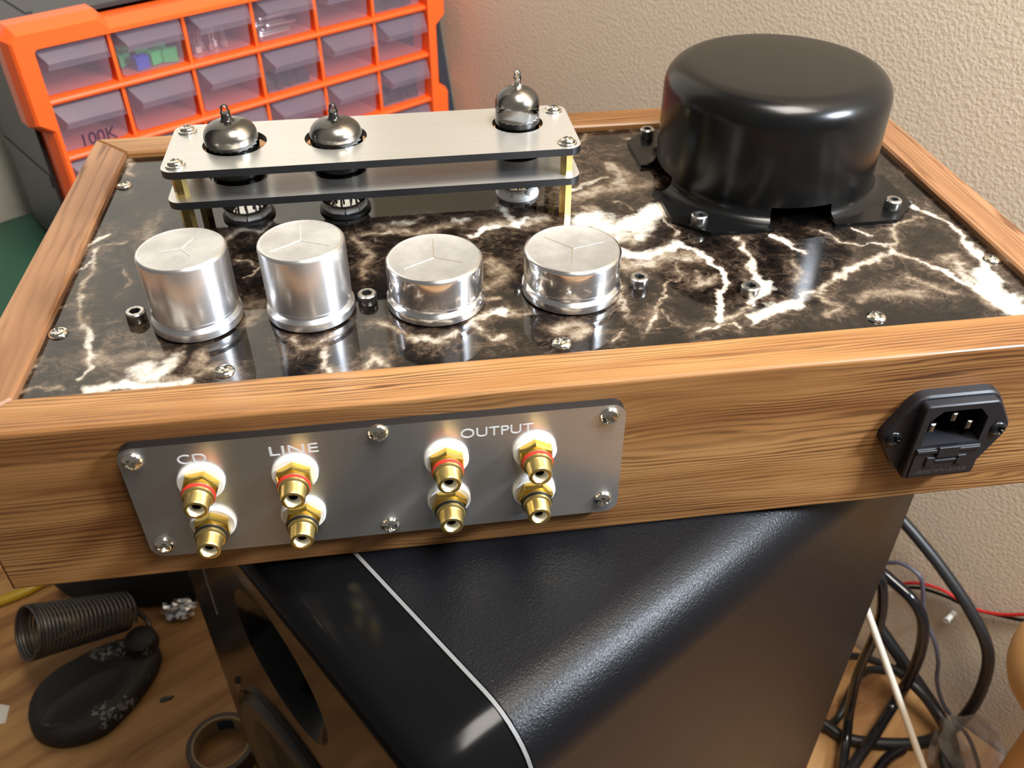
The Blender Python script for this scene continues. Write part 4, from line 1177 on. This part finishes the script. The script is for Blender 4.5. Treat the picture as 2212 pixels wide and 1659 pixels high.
g = G(); g.tube(spline([W_ for W_ in [(-590, 318, TABLE + 5), (-551, 330, TABLE + 5), (-530, 339, TABLE + 5), (-520, 346, TABLE + 5), (-508, 352, TABLE + 5)]], 8), 4.6, 12)
g.v = [(x + 530, y - 339, z - TABLE) for x, y, z in g.v]
tag(g.build('yellow_cable', 'cable_yellow', None, W(-530, 339, TABLE), smooth=60), 'thick yellow cable running behind the wire coil', 'cable')

# ------------------------------------------------------------------ bench, behind the loudspeaker: cables, rod, roll and bag
def cable(key, r, mat, name, label, cat='cable', per=10, seg=12):
    P = CABLES[key]; o0 = P[len(P) // 2]
    g = G(); g.tube(spline(P, per), r, seg)
    g.v = [(x - o0[0], y - o0[1], z - o0[2]) for x, y, z in g.v]
    return tag(g.build(name, mat, None, W(*o0), smooth=60), label, cat)
cable('mains_a', 4.3, 'cable_matte', 'mains_cable', 'thick matt black mains cable bowing out against the wall')
cable('mains_b', 4.2, 'cable_gloss', 'mains_cable', 'thick glossy black cable curving down in front of the wall')
cable('gloss', 3.6, 'cable_gloss', 'speaker_cable', 'shiny black cable hanging closest to the loudspeaker side')
cable('diag', 5.0, 'cable_matte', 'power_cord', 'dark cable slanting down behind the white rod')
cable('diag2', 4.2, 'cable_matte', 'power_cord', 'dark cable tangled under the slanting one by the skirting')
cable('loop', 3.0, 'cable_matte', 'speaker_cable', 'short black cable loop crossing behind the white rod')
cable('loop2', 3.0, 'cable_matte', 'speaker_cable', 'black cable loop lying flat on the plywood against the loudspeaker')
cable('grey', 1.5, 'cable_grey', 'thin_wire', 'thin grey wire wandering down the wall between the cables', 'wire')
cable('red', 1.3, 'cable_red', 'hookup_wire', 'red wire of the pair running along the wall', 'wire')
cable('black', 1.3, 'cable_matte', 'hookup_wire', 'black wire of the pair running along the wall', 'wire')
cable('bit', 4.0, 'cable_gloss', 'cable_end', 'stub of black cable at the lower edge beside the white rod')
g = G(); A0, A1 = Vector(CABLES['rod'][0]), Vector(CABLES['rod'][1])
dirn = (A1 - A0).normalized(); A0 = A0 - dirn * 60; A1 = A1 + dirn * 22
g.tube([A0 - A1, (A0 - A1) * 0.5, Vector((0, 0, 0))], 2.4, 14)
tag(g.build('white_rod', 'rod_white', None, W(*A1), smooth=60), 'straight white plastic rod leaning across the cables', 'rod')
# clip on the rear of the loudspeaker that holds the cables
P = [(-30, 0, 4), (-6, -4, 8), (10, -2, 4), (12, 4, -6), (2, 6, -12), (-14, 4, -14), (-34, 2, -18)]
g = G(); g.tube(spline(P, 8), [3.0 + 1.2 * math.sin(math.pi * k / 48) for k in range(49)], 10)
tag(g.build('cable_clip', 'cable_matte', None, DW(126, -46, -300), rot=(0, 0, AX), smooth=60), 'black looped cable clip behind the loudspeaker edge', 'clip')
# round-bellied tan jar at the edge of the view
jr = thing('round_jar', 'round tan ball shaped jar on a narrow foot by the wall', 'jar', DW(196, 84, TABLE))
pf = [(0, 0), (24, 0), (24, 3), (14, 8), (11, 30), (11, 138)]
for k in range(13):
    t = math.radians(-74 + 144 * k / 12); pf.append((42 * math.cos(t), 180 + 42 * math.sin(t)))
pf += [(13, 221), (13, 232), (11, 232), (11, 220)]
G().lathe(pf, 48).build('body', 'roll_tan', jr, smooth=50)
G().lathe([(0, 238), (12, 238), (14, 236), (14, 232.2), (0, 232.1)], 32).build('lid', 'roll_brown', jr, smooth=40)
# crumpled clear plastic bag under it
tag(blob('plastic_bag', 'bag_clear', DW(214, 52, TABLE), 22, 26, 34, 21, 0.16), 'crumpled clear plastic bag on the bench in the wall corner', 'bag')
g = G(); g.lathe([(0, 0), (2.2, 0), (2.0, 9), (2.6, 10), (2.6, 11), (0, 11)], 14)
tag(g.build('wall_plug', 'paper_white', None, DW(255.2, -5, -368), rot=(0, -math.pi / 2, AX), smooth=40), 'small white plug sticking out of the wall by the red wire', 'wall plug')
g = G(); g.box(-9, 9, -14, 14, 0, 12, 2.0)
tag(g.build('red_plug', 'plug_dark_red', None, DW(118, 2, TABLE), rot=(0, 0, AX), smooth=30), 'dark red plug on the plywood at the foot of the loudspeaker', 'plug')
